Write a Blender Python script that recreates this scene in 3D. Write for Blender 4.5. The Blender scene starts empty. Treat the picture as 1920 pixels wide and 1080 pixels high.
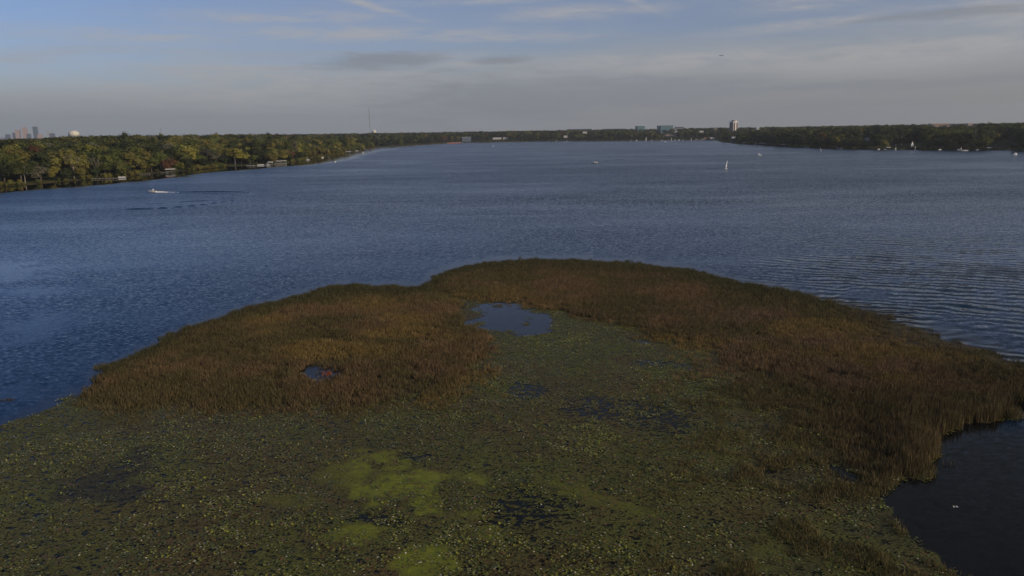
import bpy, math, random
import numpy as np
from mathutils import Vector, Matrix

random.seed(7)
rng = np.random.default_rng(7)
scene = bpy.context.scene
R = math.radians

# ------------------------------------------------------------------ camera
H = 32.0
F = 1387.0
HOR = 246.0
PITCH = math.atan((540 - HOR) / F)
ROLL = 0.0155
fwd = Vector((0, math.cos(PITCH), -math.sin(PITCH)))
up0 = Vector((0, math.sin(PITCH), math.cos(PITCH)))
r0 = Vector((1, 0, 0))
rt = r0 * math.cos(ROLL) - up0 * math.sin(ROLL)
upv = up0 * math.cos(ROLL) + r0 * math.sin(ROLL)
cam_d = bpy.data.cameras.new('camera')
cam = bpy.data.objects.new('camera', cam_d)
scene.collection.objects.link(cam)
cam_d.sensor_width = 36
cam_d.lens = F / 1920 * 36
cam_d.clip_start = 0.5
cam_d.clip_end = 60000
m3 = Matrix((rt, upv, -fwd)).transposed()
cam.matrix_world = Matrix.Translation((0, 0, H)) @ m3.to_4x4()
scene.camera = cam

# ------------------------------------------------------------------ light
SUN_AZ = R(121)      # clockwise from the viewing direction (+Y)
SUN_EL = R(19)
sun_d = bpy.data.lights.new('sun', 'SUN')
sun_d.energy = 3.5
sun_d.angle = R(0.5)
sun_d.color = (1.0, 0.83, 0.62)
sun = bpy.data.objects.new('sun', sun_d)
scene.collection.objects.link(sun)
sdir = Vector((math.sin(SUN_AZ) * math.cos(SUN_EL), math.cos(SUN_AZ) * math.cos(SUN_EL), math.sin(SUN_EL)))
sun.rotation_euler = sdir.to_track_quat('Z', 'Y').to_euler()
sun.location = (60, -60, 80)
vs = scene.view_settings
vs.view_transform = 'Standard'
vs.look = 'None'
vs.exposure = -0.35
vs.gamma = 1
vs.use_curve_mapping = False

cyc = scene.cycles
cyc.max_bounces = 6
cyc.diffuse_bounces = 2
cyc.glossy_bounces = 2
cyc.transmission_bounces = 2
cyc.transparent_max_bounces = 6
cyc.volume_bounces = 0
cyc.caustics_reflective = False
cyc.caustics_refractive = False


class NT:
    """little helper to write node trees as expressions"""
    def __init__(s, tree):
        s.t = tree
        tree.nodes.clear()

    def n(s, kind, **kw):
        nd = s.t.nodes.new(kind)
        for k, v in kw.items():
            setattr(nd, k, v)
        return nd

    def link(s, a, b):
        if hasattr(a, 'is_output') or isinstance(a, bpy.types.NodeSocket):
            s.t.links.new(a, b)
        else:
            b.default_value = a

    def m(s, op, a, b=0.0, c=0.0, clamp=False):
        nd = s.n('ShaderNodeMath', operation=op, use_clamp=clamp)
        s.link(a, nd.inputs[0]); s.link(b, nd.inputs[1]); s.link(c, nd.inputs[2])
        return nd.outputs[0]

    def add(s, a, b): return s.m('ADD', a, b)
    def sub(s, a, b): return s.m('SUBTRACT', a, b)
    def mul(s, a, b): return s.m('MULTIPLY', a, b)
    def div(s, a, b): return s.m('DIVIDE', a, b)

    def ss(s, x, lo, hi, a=0.0, b=1.0):
        nd = s.n('ShaderNodeMapRange', interpolation_type='SMOOTHSTEP')
        s.link(x, nd.inputs[0])
        for i, v in ((1, lo), (2, hi), (3, a), (4, b)):
            s.link(v, nd.inputs[i])
        return nd.outputs[0]

    def comb(s, x, y, z):
        nd = s.n('ShaderNodeCombineXYZ')
        s.link(x, nd.inputs[0]); s.link(y, nd.inputs[1]); s.link(z, nd.inputs[2])
        return nd.outputs[0]

    def sep(s, v):
        nd = s.n('ShaderNodeSeparateXYZ')
        s.link(v, nd.inputs[0])
        return nd.outputs

    def noise(s, vec, scale, detail=3.0, rough=0.55, dist=0.0, color=False):
        nd = s.n('ShaderNodeTexNoise')
        s.link(vec, nd.inputs['Vector'])
        nd.inputs['Scale'].default_value = scale
        nd.inputs['Detail'].default_value = detail
        nd.inputs['Roughness'].default_value = rough
        nd.inputs['Distortion'].default_value = dist
        return nd.outputs[1] if color else nd.outputs[0]

    def mix(s, f, a, b, mode='MIX'):
        nd = s.n('ShaderNodeMix', data_type='RGBA', blend_type=mode)
        s.link(f, nd.inputs[0]); s.link(c4(a), nd.inputs[6]); s.link(c4(b), nd.inputs[7])
        return nd.outputs[2]

    def vmath(s, op, a, b=(0, 0, 0), scale=None):
        nd = s.n('ShaderNodeVectorMath', operation=op)
        s.link(a, nd.inputs[0]); s.link(b, nd.inputs[1])
        if scale is not None:
            s.link(scale, nd.inputs['Scale'])
        return nd.outputs[0]

    def attr(s, name, kind='GEOMETRY'):
        nd = s.n('ShaderNodeAttribute', attribute_name=name, attribute_type=kind)
        return nd.outputs

    def pos(s):
        return s.n('ShaderNodeNewGeometry').outputs['Position']


def c4(c):
    if isinstance(c, (tuple, list)):
        return tuple(c) + (1.0,) if len(c) == 3 else tuple(c)
    return c


# ------------------------------------------------------------------ sky
world = bpy.data.worlds.new('World')
scene.world = world
world.use_nodes = True
W = NT(world.node_tree)
sky = W.n('ShaderNodeTexSky', sky_type='NISHITA', sun_disc=False, sun_elevation=SUN_EL, sun_rotation=SUN_AZ)
sky.altitude = 200; sky.air_density = 1.0; sky.dust_density = 1.0; sky.ozone_density = 1.6
SKYS = 0.085
gen = W.n('ShaderNodeTexCoord').outputs['Generated']
dx, dy, dz = W.sep(gen)
az = W.m('ARCTAN2', dx, dy)            # 0 ahead, + to the right
el = W.m('ARCSINE', dz)
elc = W.m('MAXIMUM', el, 0.0)
skycol = W.vmath('MULTIPLY', sky.outputs[0], (SKYS * 0.98, SKYS * 1.05, SKYS * 1.46))
# clouds as a flat high layer: coordinates spread towards the zenith, bunch at the horizon
den = W.add(W.m('MAXIMUM', dz, 0.0), 0.055)
cu = W.div(dx, den); cv = W.div(dy, den)
warp = W.noise(W.comb(cu, cv, 0.0), 0.35, 3, 0.5, color=True)
cvec = W.vmath('ADD', W.comb(W.mul(cu, 0.33), W.mul(cv, 0.9), 3.7), W.vmath('SCALE', warp, scale=1.3))
n1 = W.noise(cvec, 0.55, 7, 0.62)
n2 = W.noise(W.vmath('ADD', cvec, (9, 4, 2)), 0.22, 4, 0.5)


def px_az(px): return math.atan((px - 960) / F)
def px_el(px, py): return (HOR + (960 - px) * ROLL - py) / F / math.cos(0.12) / (1 + ((px - 960) / F) ** 2) ** 0.5


wob = W.mul(W.sub(W.noise(W.comb(W.mul(az, 1.6), W.mul(el, 9.0), 0.0), 3.0, 5, 0.6), 0.5), 0.07)


def blob(px, py, wx, wy, tilt=0.0, wobk=1.0):
    """soft elongated cloud centred in one direction of the sky"""
    a0, e0 = px_az(px), px_el(px, py)
    da = W.sub(az, a0)
    de = W.add(W.sub(W.sub(el, e0), W.mul(da, tilt)), W.mul(wob, wobk * wy / 60))
    q = W.add(W.m('POWER', W.div(W.m('ABSOLUTE', da), wx / F), 2.0), W.m('POWER', W.div(W.m('ABSOLUTE', de), wy / F), 2.0))
    return W.m('EXPONENT', W.mul(q, -1.0))


# thin veil that thickens to the horizon, later on the left than on the right
edge = W.ss(az, -0.62, 0.35, 0.095, 0.17)
veil = W.ss(W.add(el, W.mul(wob, 0.7)), edge, W.mul(edge, 0.25))
veil = W.m('MAXIMUM', W.mul(veil, 0.93), W.ss(W.add(az, W.mul(wob, 3.0)), -0.62, -0.25, 0.0, 0.24))
veilcol = W.mix(W.ss(el, 0.0, 0.13), (0.41, 0.445, 0.48), (0.425, 0.44, 0.455))
veilcol = W.mix(W.mul(W.ss(az, -0.3, 0.6, 0.0, 0.85), W.ss(el, 0.12, 0.02)), veilcol, (0.315, 0.316, 0.322))
col = W.mix(veil, skycol, veilcol)
# cirrus
cir = W.mul(W.ss(n1, 0.46, 0.70), W.ss(n2, 0.38, 0.56))
cir = W.mul(cir, W.ss(elc, 0.035, 0.1))
cir = W.mul(cir, W.ss(el, 0.19, 0.36, 0.8, 0.12))
col = W.mix(cir, col, (0.46, 0.46, 0.49))
n3 = W.noise(W.comb(W.mul(az, 5.0), W.mul(el, 34.0), W.mul(az, 2.0)), 1.6, 7, 0.68, 0.6)
tex = W.ss(n3, 0.34, 0.66)
ntx0 = W.add(W.mul(n3, 0.6), W.mul(W.noise(W.comb(W.mul(az, 10.0), W.mul(el, 70.0), 1.0), 2.0, 6, 0.62, 0.5), 0.4))
bright = None
for a in ((1095, 42, 150, 13, 0.02), (1190, 28, 45, 10, -0.35), (700, 78, 330, 13, 0.0), (690, 25, 130, 7, -0.25), (950, 84, 190, 8, 0.0),
          (1560, 8, 190, 22, 0.0), (1850, 40, 190, 26, -0.04), (1700, 105, 380, 26, 0.02), (1250, 122, 330, 20, 0.02), (1520, 58, 180, 8, 0.04), (1000, 20, 240, 7, 0.03),
          (300, 80, 170, 12, 0.0), (560, 50, 200, 10, 0.02), (470, 165, 330, 45, 0.0), (880, 128, 110, 8, 0.03), (760, 147, 70, 5, 0.0), (730, 148, 60, 5, 0.0), (860, 115, 90, 6, 0.03), (1480, 30, 60, 9, 0.1)):
    b = blob(*a)
    bright = b if bright is None else W.m('MAXIMUM', bright, b)
bright = W.mul(W.mul(bright, W.add(W.mul(W.ss(ntx0, 0.36, 0.62), 0.85), 0.15)), 0.8)
col = W.mix(bright, col, (0.54, 0.53, 0.535))
dark = None
for a in ((730, 124, 150, 20, 0.03), (980, 190, 330, 52, 0.0), (1160, 185, 380, 32, 0.02), (940, 122, 70, 10, 0.03),
          (1500, 168, 260, 9, 0.03), (1780, 158, 220, 10, 0.05), (1740, 45, 150, 10, 0.0), (1600, 215, 400, 30, 0.0)):
    b = blob(*a)
    dark = b if dark is None else W.m('MAXIMUM', dark, b)
ntx = W.add(W.mul(n3, 0.65), W.mul(W.noise(W.comb(W.mul(az, 14.0), W.mul(el, 120.0), 4.0), 1.5, 5, 0.6), 0.35))
dark = W.mul(W.ss(W.add(dark, W.mul(W.sub(ntx, 0.5), 2.3)), 0.3, 0.95), 0.74)
col = W.mix(dark, col, (0.295, 0.32, 0.365))
# grey cloud patch added above the view, darkens reflections in cove and gaps
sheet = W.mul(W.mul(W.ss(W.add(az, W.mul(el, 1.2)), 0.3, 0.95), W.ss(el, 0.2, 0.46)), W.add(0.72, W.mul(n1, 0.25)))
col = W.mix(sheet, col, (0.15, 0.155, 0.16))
bg = W.n('ShaderNodeBackground')
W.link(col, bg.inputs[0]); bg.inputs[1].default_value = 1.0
wo = W.n('ShaderNodeOutputWorld')
W.t.links.new(bg.outputs[0], wo.inputs[0])
world.cycles.sampling_method = 'MANUAL'
world.cycles.sample_map_resolution = 512


# ------------------------------------------------------------------ projection between photograph and world
RT = np.array(rt); UP = np.array(upv); FW = np.array(fwd)


def ray(px, py):
    return FW * F + RT * (px - 960) + UP * (540 - py)


def at(px, py, z=0.0):
    d = ray(px, py)
    k = (z - H) / d[2]
    return np.array([d[0] * k, d[1] * k, z])


def atY(px, py, Y):
    """point of the line of sight at depth Y ahead"""
    d = ray(px, py)
    k = Y / d[1]
    return np.array([d[0] * k, Y, H + d[2] * k])


def proj(P):
    P = np.asarray(P, float)
    q = P - np.array([0, 0, H])
    w = q @ FW
    w = np.where(w < 0.5, 0.5, w)
    return 960 + F * (q @ RT) / w, 540 - F * (q @ UP) / w, w


# ------------------------------------------------------------------ numeric helpers
_perm = rng.random((256, 256))


def vnoise(x, y):
    xi = np.floor(x).astype(int); yi = np.floor(y).astype(int)
    fx = x - xi; fy = y - yi
    fx = fx * fx * (3 - 2 * fx); fy = fy * fy * (3 - 2 * fy)
    g = lambda a, b: _perm[a & 255, b & 255]
    return (g(xi, yi) * (1 - fx) + g(xi + 1, yi) * fx) * (1 - fy) + (g(xi, yi + 1) * (1 - fx) + g(xi + 1, yi + 1) * fx) * fy


def fbm(x, y, o=4):
    s = 0; a = 0.5; t = 0
    for i in range(o):
        s = s + a * vnoise(x * 2 ** i + 17.3 * i, y * 2 ** i + 5.1 * i); t += a; a *= 0.55
    return s / t


def sstep(x, a, b):
    t = np.clip((x - a) / (b - a), 0, 1)
    return t * t * (3 - 2 * t)


def sdpoly(x, y, poly):
    """signed distance, positive outside"""
    poly = np.asarray(poly, float)
    d = np.full(x.shape, 1e18); ins = np.zeros(x.shape, bool)
    n = len(poly)
    for i in range(n):
        a = poly[i]; b = poly[(i + 1) % n]
        e = b - a
        L = e @ e
        t = np.clip(((x - a[0]) * e[0] + (y - a[1]) * e[1]) / L, 0, 1)
        d = np.minimum(d, (x - a[0] - t * e[0]) ** 2 + (y - a[1] - t * e[1]) ** 2)
        c = ((a[1] <= y) & (b[1] > y)) | ((b[1] <= y) & (a[1] > y))
        xx = a[0] + (y - a[1]) / (e[1] if abs(e[1]) > 1e-9 else 1e-9) * e[0]
        ins ^= c & (x < xx)
    d = np.sqrt(d)
    return np.where(ins, -d, d)


# ------------------------------------------------------------------ materials
def principled(name, col, rough=0.6, spec=0.3, var=0.0, metal=0.0, nscale=1.0, rnd=0.0):
    m = bpy.data.materials.new(name)
    m.use_nodes = True
    N = NT(m.node_tree)
    p = N.n('ShaderNodeBsdfPrincipled')
    out = N.n('ShaderNodeOutputMaterial')
    N.t.links.new(p.outputs[0], out.inputs[0])
    c = c4(col)
    if var or rnd:
        f = 1.0
        if var:
            nz = N.noise(N.pos(), nscale, 4, 0.6)
            f = N.add(N.mul(N.sub(nz, 0.5), var * 2), 1.0)
        if rnd:
            rd = N.n('ShaderNodeObjectInfo').outputs['Random']
            f = N.mul(f, N.add(N.mul(N.sub(rd, 0.5), rnd * 2), 1.0))
        c = N.vmath('SCALE', N.n('ShaderNodeRGB').outputs[0], scale=f)
        [x for x in N.t.nodes if x.bl_idname == 'ShaderNodeRGB'][0].outputs[0].default_value = c4(col)
    N.link(c, p.inputs['Base Color'])
    p.inputs['Roughness'].default_value = rough
    p.inputs['Specular IOR Level'].default_value = spec
    p.inputs['Metallic'].default_value = metal
    return m


M = {}
M['white'] = principled('white_paint', (0.78, 0.77, 0.74), 0.45, 0.4, 0.12, nscale=0.8)
M['white_hull'] = principled('white_gelcoat', (0.8, 0.79, 0.77), 0.3, 0.5, 0.06, nscale=2)
M['sail'] = principled('sail_cloth', (0.8, 0.79, 0.76), 0.7, 0.2, 0.08, nscale=1)
M['grey'] = principled('grey_metal', (0.3, 0.31, 0.32), 0.5, 0.4, 0.2)
M['dark'] = principled('dark_grey', (0.03, 0.032, 0.036), 0.5, 0.4, 0.2)
M['wood'] = principled('weathered_wood', (0.36, 0.32, 0.26), 0.8, 0.2, 0.3, nscale=2)
M['wood_dark'] = principled('brown_wood', (0.14, 0.1, 0.07), 0.8, 0.2, 0.3, nscale=2)
M['red'] = principled('faded_red_paint', (0.27, 0.12, 0.085), 0.6, 0.3, 0.2)
M['navy'] = principled('navy_canvas', (0.03, 0.045, 0.08), 0.7, 0.2, 0.2)
M['teal_glass'] = principled('teal_glass', (0.07, 0.2, 0.22), 0.15, 0.8, 0.35, nscale=0.08)
M['glass'] = principled('dark_glass', (0.03, 0.05, 0.07), 0.1, 0.8, 0.1)
M['blue_glass'] = principled('blue_glass', (0.09, 0.13, 0.2), 0.2, 0.7, 0.1)
M['tan'] = principled('tan_stone', (0.5, 0.38, 0.3), 0.8, 0.2, 0.12, nscale=0.3)
M['pink'] = principled('pink_lit_wall', (0.5, 0.36, 0.33), 0.8, 0.2, 0.1, nscale=0.1)  # pink cast of warm light and haze put into the wall colour
M['brick'] = principled('brown_brick', (0.2, 0.11, 0.085), 0.85, 0.2, 0.2, nscale=0.5)
M['concrete'] = principled('pale_concrete', (0.42, 0.41, 0.38), 0.85, 0.2, 0.15, nscale=0.5)
M['roof'] = principled('dark_roof', (0.06, 0.06, 0.065), 0.8, 0.2, 0.2)
M['bark'] = principled('bark', (0.11, 0.09, 0.07), 0.9, 0.1, 0.3, nscale=3)
M['deadwood'] = principled('bleached_deadwood', (0.3, 0.26, 0.22), 0.85, 0.1, 0.2, nscale=2)
M['foam'] = principled('foam', (0.7, 0.7, 0.7), 0.8, 0.1, 0.2, nscale=2)
M['orange'] = principled('rust_orange_leaves', (0.3, 0.07, 0.02), 0.6, 0.2, 0.3, nscale=6)
M['metal_tank'] = principled('white_tank_paint', (0.72, 0.68, 0.58), 0.5, 0.3, 0.08, nscale=0.1)

FOL = {
    'dark': ('dark green', (0.034, 0.046, 0.016)),
    'green': ('mid green', (0.092, 0.112, 0.028)),
    'olive': ('olive', (0.145, 0.138, 0.036)),
    'yellow': ('yellow-green', (0.175, 0.18, 0.036)),
    'rust': ('rusty brown', (0.125, 0.068, 0.034)),
    'sage': ('pale sage', (0.125, 0.13, 0.085)),
}


def foliage(name, col):
    m = bpy.data.materials.new(name)
    m.use_nodes = True
    N = NT(m.node_tree)
    p = N.n('ShaderNodeBsdfPrincipled'); out = N.n('ShaderNodeOutputMaterial')
    rd = N.n('ShaderNodeObjectInfo').outputs['Random']
    nz = N.noise(N.pos(), 0.55, 3, 0.7)
    nf = N.noise(N.pos(), 0.09, 2, 0.5)
    f = N.mul(N.add(N.mul(N.sub(nz, 0.5), 1.3), 1.0), N.add(N.mul(N.sub(rd, 0.5), 0.7), 1.0))
    base = N.mix(N.ss(nf, 0.35, 0.7, 0.0, 0.45), tuple(col), (col[0] * 1.35, col[1] * 0.95, col[2] * 1.0))
    c = N.vmath('SCALE', base, scale=f)
    N.link(c, p.inputs['Base Color'])
    p.inputs['Roughness'].default_value = 0.75
    p.inputs['Specular IOR Level'].default_value = 0.12
    tr = N.n('ShaderNodeBsdfTranslucent')
    N.link(N.vmath('MULTIPLY', c, (1.1, 1.2, 0.5)), tr.inputs[0])
    mx = N.n('ShaderNodeMixShader'); mx.inputs[0].default_value = 0.25
    N.t.links.new(p.outputs[0], mx.inputs[1]); N.t.links.new(tr.outputs[0], mx.inputs[2])
    N.t.links.new(mx.outputs[0], out.inputs[0])
    return m


MF = {k: foliage('foliage_' + k, v[1]) for k, v in FOL.items()}

# ------------------------------------------------------------------ object helpers
C = scene.collection


def tag(o, label=None, cat=None, group=None, kind=None):
    if label: o['label'] = label
    if cat: o['category'] = cat
    if group: o['group'] = group
    if kind: o['kind'] = kind
    return o


def thing(name, label, cat, loc=(0, 0, 0), rotz=0.0, group=None, scale=1.0):
    o = bpy.data.objects.new(name, None)
    o.empty_display_size = 0.5
    C.objects.link(o)
    o.location = tuple(float(v) for v in loc); o.rotation_euler = (0, 0, rotz); o.scale = (scale,) * 3
    return tag(o, label, cat, group)


class MB:
    def __init__(s): s.v = []; s.f = []

    def add(s, vs, fs):
        o = len(s.v)
        s.v += [tuple(float(c) for c in v) for v in vs]
        s.f += [tuple(o + i for i in f) for f in fs]
        return s

    def box(s, c, d, rz=0.0):
        x, y, z = d[0] / 2, d[1] / 2, d[2] / 2
        cs, sn = math.cos(rz), math.sin(rz)
        vs = []
        for sx, sy, sz in ((-1, -1, -1), (1, -1, -1), (1, 1, -1), (-1, 1, -1), (-1, -1, 1), (1, -1, 1), (1, 1, 1), (-1, 1, 1)):
            px, py = sx * x, sy * y
            vs.append((c[0] + px * cs - py * sn, c[1] + px * sn + py * cs, c[2] + sz * z))
        return s.add(vs, [(0, 3, 2, 1), (4, 5, 6, 7), (0, 1, 5, 4), (1, 2, 6, 5), (2, 3, 7, 6), (3, 0, 4, 7)])

    def tube(s, p, q, r, r2=None, n=6):
        p = Vector(p); q = Vector(q)
        r2 = r if r2 is None else r2
        a = (q - p).normalized()
        b = a.cross(Vector((0, 0, 1)))
        if b.length < 1e-3: b = Vector((1, 0, 0))
        b.normalize(); c = a.cross(b)
        vs = []
        for P, rr in ((p, r), (q, r2)):
            for i in range(n):
                t = 2 * math.pi * i / n
                vs.append(P + b * math.cos(t) * rr + c * math.sin(t) * rr)
        fs = [(i, (i + 1) % n, n + (i + 1) % n, n + i) for i in range(n)]
        fs += [tuple(range(n))[::-1], tuple(range(n, 2 * n))]
        return s.add(vs, fs)

    def lathe(s, prof, n=16, c=(0, 0, 0)):
        vs = []
        for r, z in prof:
            for i in range(n):
                t = 2 * math.pi * i / n
                vs.append((c[0] + r * math.cos(t), c[1] + r * math.sin(t), c[2] + z))
        fs = []
        for k in range(len(prof) - 1):
            for i in range(n):
                fs.append((k * n + i, k * n + (i + 1) % n, (k + 1) * n + (i + 1) % n, (k + 1) * n + i))
        fs += [tuple(range(n))[::-1], tuple((len(prof) - 1) * n + i for i in range(n))]
        return s.add(vs, fs)

    def loft(s, secs):
        n = len(secs[0]); vs = [v for q in secs for v in q]; fs = []
        for k in range(len(secs) - 1):
            for i in range(n):
                fs.append((k * n + i, k * n + (i + 1) % n, (k + 1) * n + (i + 1) % n, (k + 1) * n + i))
        fs += [tuple(range(n))[::-1], tuple((len(secs) - 1) * n + i for i in range(n))]
        return s.add(vs, fs)

    def mesh(s, name, mat, smooth=False):
        me = bpy.data.meshes.new(name)
        me.from_pydata(s.v, [], s.f)
        if mat: me.materials.append(mat)
        if smooth: me.shade_smooth()
        me.update()
        return me

    def build(s, name, mat, parent=None, smooth=False, loc=None):
        o = bpy.data.objects.new(name, s.mesh(name, mat, smooth))
        C.objects.link(o)
        if parent: o.parent = parent
        if loc is not None: o.location = tuple(float(v) for v in loc)
        return o


def copy_tree(o, loc, rz, label, group=None, scale=1.0):
    c = o.copy(); C.objects.link(c)
    c.location = tuple(float(v) for v in loc); c.rotation_euler = (0, 0, rz); c.scale = (scale,) * 3
    c['label'] = label
    if group: c['group'] = group
    for ch in o.children:
        d = ch.copy(); C.objects.link(d); d.parent = c
        for g in ch.children:
            e = g.copy(); C.objects.link(e); e.parent = d
    return c


def grid_mesh(name, X, Y, Z, keep=None, attrs=None, mat=None, smooth=True, wrap=False):
    ny, nx = X.shape
    co = np.stack([X, Y, Z], -1).reshape(-1, 3)
    i = np.arange(ny * nx).reshape(ny, nx)
    q = np.stack([i[:-1, :-1], i[:-1, 1:], i[1:, 1:], i[1:, :-1]], -1).reshape(-1, 4)
    if keep is not None:
        k = keep[:-1, :-1] | keep[:-1, 1:] | keep[1:, 1:] | keep[1:, :-1]
        q = q[k.reshape(-1)]
        used = np.zeros(len(co), bool); used[q.reshape(-1)] = True
        remap = np.cumsum(used) - 1
        q = remap[q]; co = co[used]
    else:
        used = np.ones(len(co), bool)
    me = bpy.data.meshes.new(name)
    me.vertices.add(len(co)); me.vertices.foreach_set('co', co.astype(np.float32).ravel())
    me.loops.add(q.size); me.loops.foreach_set('vertex_index', q.astype(np.int32).ravel())
    me.polygons.add(len(q))
    me.polygons.foreach_set('loop_start', np.arange(0, q.size, 4, dtype=np.int32))
    me.update(calc_edges=True); me.validate()
    for an, av in (attrs or {}).items():
        a = me.attributes.new(an, 'FLOAT', 'POINT')
        a.data.foreach_set('value', av.reshape(-1)[used].astype(np.float32))
    if mat: me.materials.append(mat)
    if smooth: me.shade_smooth()
    o = bpy.data.objects.new(name, me)
    C.objects.link(o)
    return o


def scatter(name, pts, rot, scl, idx, templates, tint=None):
    """one object: a cloud of points that geometry nodes turn into copies of the templates"""
    me = bpy.data.meshes.new(name)
    n = len(pts)
    me.vertices.add(n); me.vertices.foreach_set('co', np.asarray(pts, np.float32).ravel())
    a = me.attributes.new('rot', 'FLOAT_VECTOR', 'POINT'); a.data.foreach_set('vector', np.asarray(rot, np.float32).ravel())
    a = me.attributes.new('scl', 'FLOAT_VECTOR', 'POINT'); a.data.foreach_set('vector', np.asarray(scl, np.float32).ravel())
    a = me.attributes.new('idx', 'INT', 'POINT'); a.data.foreach_set('value', np.asarray(idx, np.int32).ravel())
    if tint is not None:
        a = me.attributes.new('tint', 'FLOAT_VECTOR', 'POINT'); a.data.foreach_set('vector', np.asarray(tint, np.float32).ravel())
    o = bpy.data.objects.new(name, me); C.objects.link(o)
    col = bpy.data.collections.new(name + '_templates')
    for i, t in enumerate(templates):
        to = bpy.data.objects.new('%s_template_%02d' % (name, i), t)
        col.objects.link(to)
    g = bpy.data.node_groups.new(name + '_scatter', 'GeometryNodeTree')
    g.interface.new_socket('Geometry', in_out='INPUT', socket_type='NodeSocketGeometry')
    g.interface.new_socket('Geometry', in_out='OUTPUT', socket_type='NodeSocketGeometry')
    gi = g.nodes.new('NodeGroupInput'); go = g.nodes.new('NodeGroupOutput')
    ip = g.nodes.new('GeometryNodeInstanceOnPoints')
    ci = g.nodes.new('GeometryNodeCollectionInfo')
    ci.inputs['Collection'].default_value = col
    ci.inputs['Separate Children'].default_value = True
    ci.inputs['Reset Children'].default_value = True
    def na(an, dt):
        q = g.nodes.new('GeometryNodeInputNamedAttribute'); q.data_type = dt; q.inputs['Name'].default_value = an
        return [s for s in q.outputs if s.enabled][0]
    g.links.new(gi.outputs[0], ip.inputs['Points'])
    g.links.new(ci.outputs[0], ip.inputs['Instance'])
    ip.inputs['Pick Instance'].default_value = True
    g.links.new(na('idx', 'INT'), ip.inputs['Instance Index'])
    g.links.new(na('rot', 'FLOAT_VECTOR'), ip.inputs['Rotation'])
    g.links.new(na('scl', 'FLOAT_VECTOR'), ip.inputs['Scale'])
    g.links.new(ip.outputs[0], go.inputs[0])
    md = o.modifiers.new('scatter', 'NODES'); md.node_group = g
    o['kind'] = 'stuff'
    return o


# ------------------------------------------------------------------ lake outline
SHORE_PX = [(-420, 392), (-200, 366), (0, 350.5), (60, 346), (110, 341.5), (150, 338.5), (190, 335.5), (235, 332), (275, 326.5), (330, 322.5),
            (400, 315.5), (430, 311.5), (460, 310.5), (520, 308.5), (560, 302.5), (600, 296.5), (640, 290), (655, 286), (690, 281), (708, 277),
            (760, 274.3), (800, 271.5), (845, 268.6), (880, 267.4), (940, 266.6), (1000, 265.4), (1060, 264.8), (1130, 264.4), (1200, 263.6), (1270, 263.0), (1345, 263.0),
            (1358, 266.5), (1385, 269.3), (1420, 271.2), (1470, 274.3), (1540, 277.8), (1580, 279.2), (1640, 280.6), (1720, 281.2), (1800, 281.6), (1900, 281.8), (2100, 285), (2400, 295)]
lake = [at(x, y)[:2] for x, y in SHORE_PX]
lake += [np.array(p) for p in ((760, 300), (620, -100), (200, -420), (-250, -400), (-420, 0), (-440, 250))]
lake = np.array(lake)


def shore_d(x, y):
    return sdpoly(x, y, lake)


def land_h(x, y, sd):
    r = np.hypot(x, y)
    n = fbm(x / 260 + 3, y / 260, 3)
    top = 11.0 + 5.0 * (n - 0.5) * 2
    left = sstep(-x, 60, 330) * sstep(-r, -1500, -900)
    top = top + left * 4.5
    h = np.where(sd < 0, np.maximum(sd * 0.09, -2.5), np.minimum(sd * 0.12, 1.2) + sstep(sd, 4, 190) * (top - 1.2) * 0.85 + sstep(sd, 190, 700) * (top * 0.12))
    h = h - sstep(r, 2500, 7000) * 2.0
    return h


# ------------------------------------------------------------------ land
nr, na_ = 330, 560
rr = 330 * (13500 / 330) ** (np.arange(nr) / (nr - 1))
aa = np.radians(np.linspace(-75, 75, na_))
A, RR = np.meshgrid(aa, rr)
X = RR * np.sin(A); Y = RR * np.cos(A)
SD = shore_d(X, Y)
Z = land_h(X, Y, SD)
mland = bpy.data.materials.new('forest_floor'); mland.use_nodes = True
N = NT(mland.node_tree)
p = N.n('ShaderNodeBsdfPrincipled'); out = N.n('ShaderNodeOutputMaterial'); N.t.links.new(p.outputs[0], out.inputs[0])
sh = N.attr('shore')[2]
ps = N.pos()
nz = N.noise(ps, 0.05, 5, 0.6)
fc = N.mix(N.ss(nz, 0.35, 0.65), (0.035, 0.045, 0.018), (0.07, 0.075, 0.03))
bank = N.mix(N.ss(N.noise(ps, 0.03, 4, 0.6), 0.4, 0.6), (0.20, 0.13, 0.06), (0.12, 0.12, 0.04))
N.link(N.mix(sh, fc, bank), p.inputs['Base Color']); p.inputs['Roughness'].default_value = 0.95
p.inputs['Specular IOR Level'].default_value = 0.1
land = grid_mesh('ground', X, Y, Z, keep=SD > -20, attrs={'shore': sstep(SD, 14, 3) * np.where((proj(np.stack([X, Y, 0 * X], -1))[0] > 690) & (proj(np.stack([X, Y, 0 * X], -1))[0] < 1300), 1, 0.25)}, mat=mland)
tag(land, kind='structure')

# ------------------------------------------------------------------ water
mw = bpy.data.materials.new('lake_water'); mw.use_nodes = True
N = NT(mw.node_tree)
p = N.n('ShaderNodeBsdfPrincipled'); out = N.n('ShaderNodeOutputMaterial'); N.t.links.new(p.outputs[0], out.inputs[0])
ps = N.pos(); pxx, pyy, pzz = N.sep(ps)
calm = N.attr('calm')[2]; swell = N.attr('swell')[2]; lee = N.attr('lee')[2]
flat = N.comb(pxx, pyy, 0.0)
# ripples: slopes straight from noise so that far water keeps its roughness
k1 = N.noise(N.vmath('MULTIPLY', flat, (0.5, 1.0, 1)), 3.0, 2, 0.6, color=True)
k2 = N.noise(N.vmath('MULTIPLY', flat, (0.6, 1.0, 1)), 1.25, 3, 0.6, color=True)
s1 = N.sep(N.vmath('SUBTRACT', k1, (0.5, 0.5, 0.5)))
s2 = N.sep(N.vmath('SUBTRACT', k2, (0.5, 0.5, 0.5)))
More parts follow.
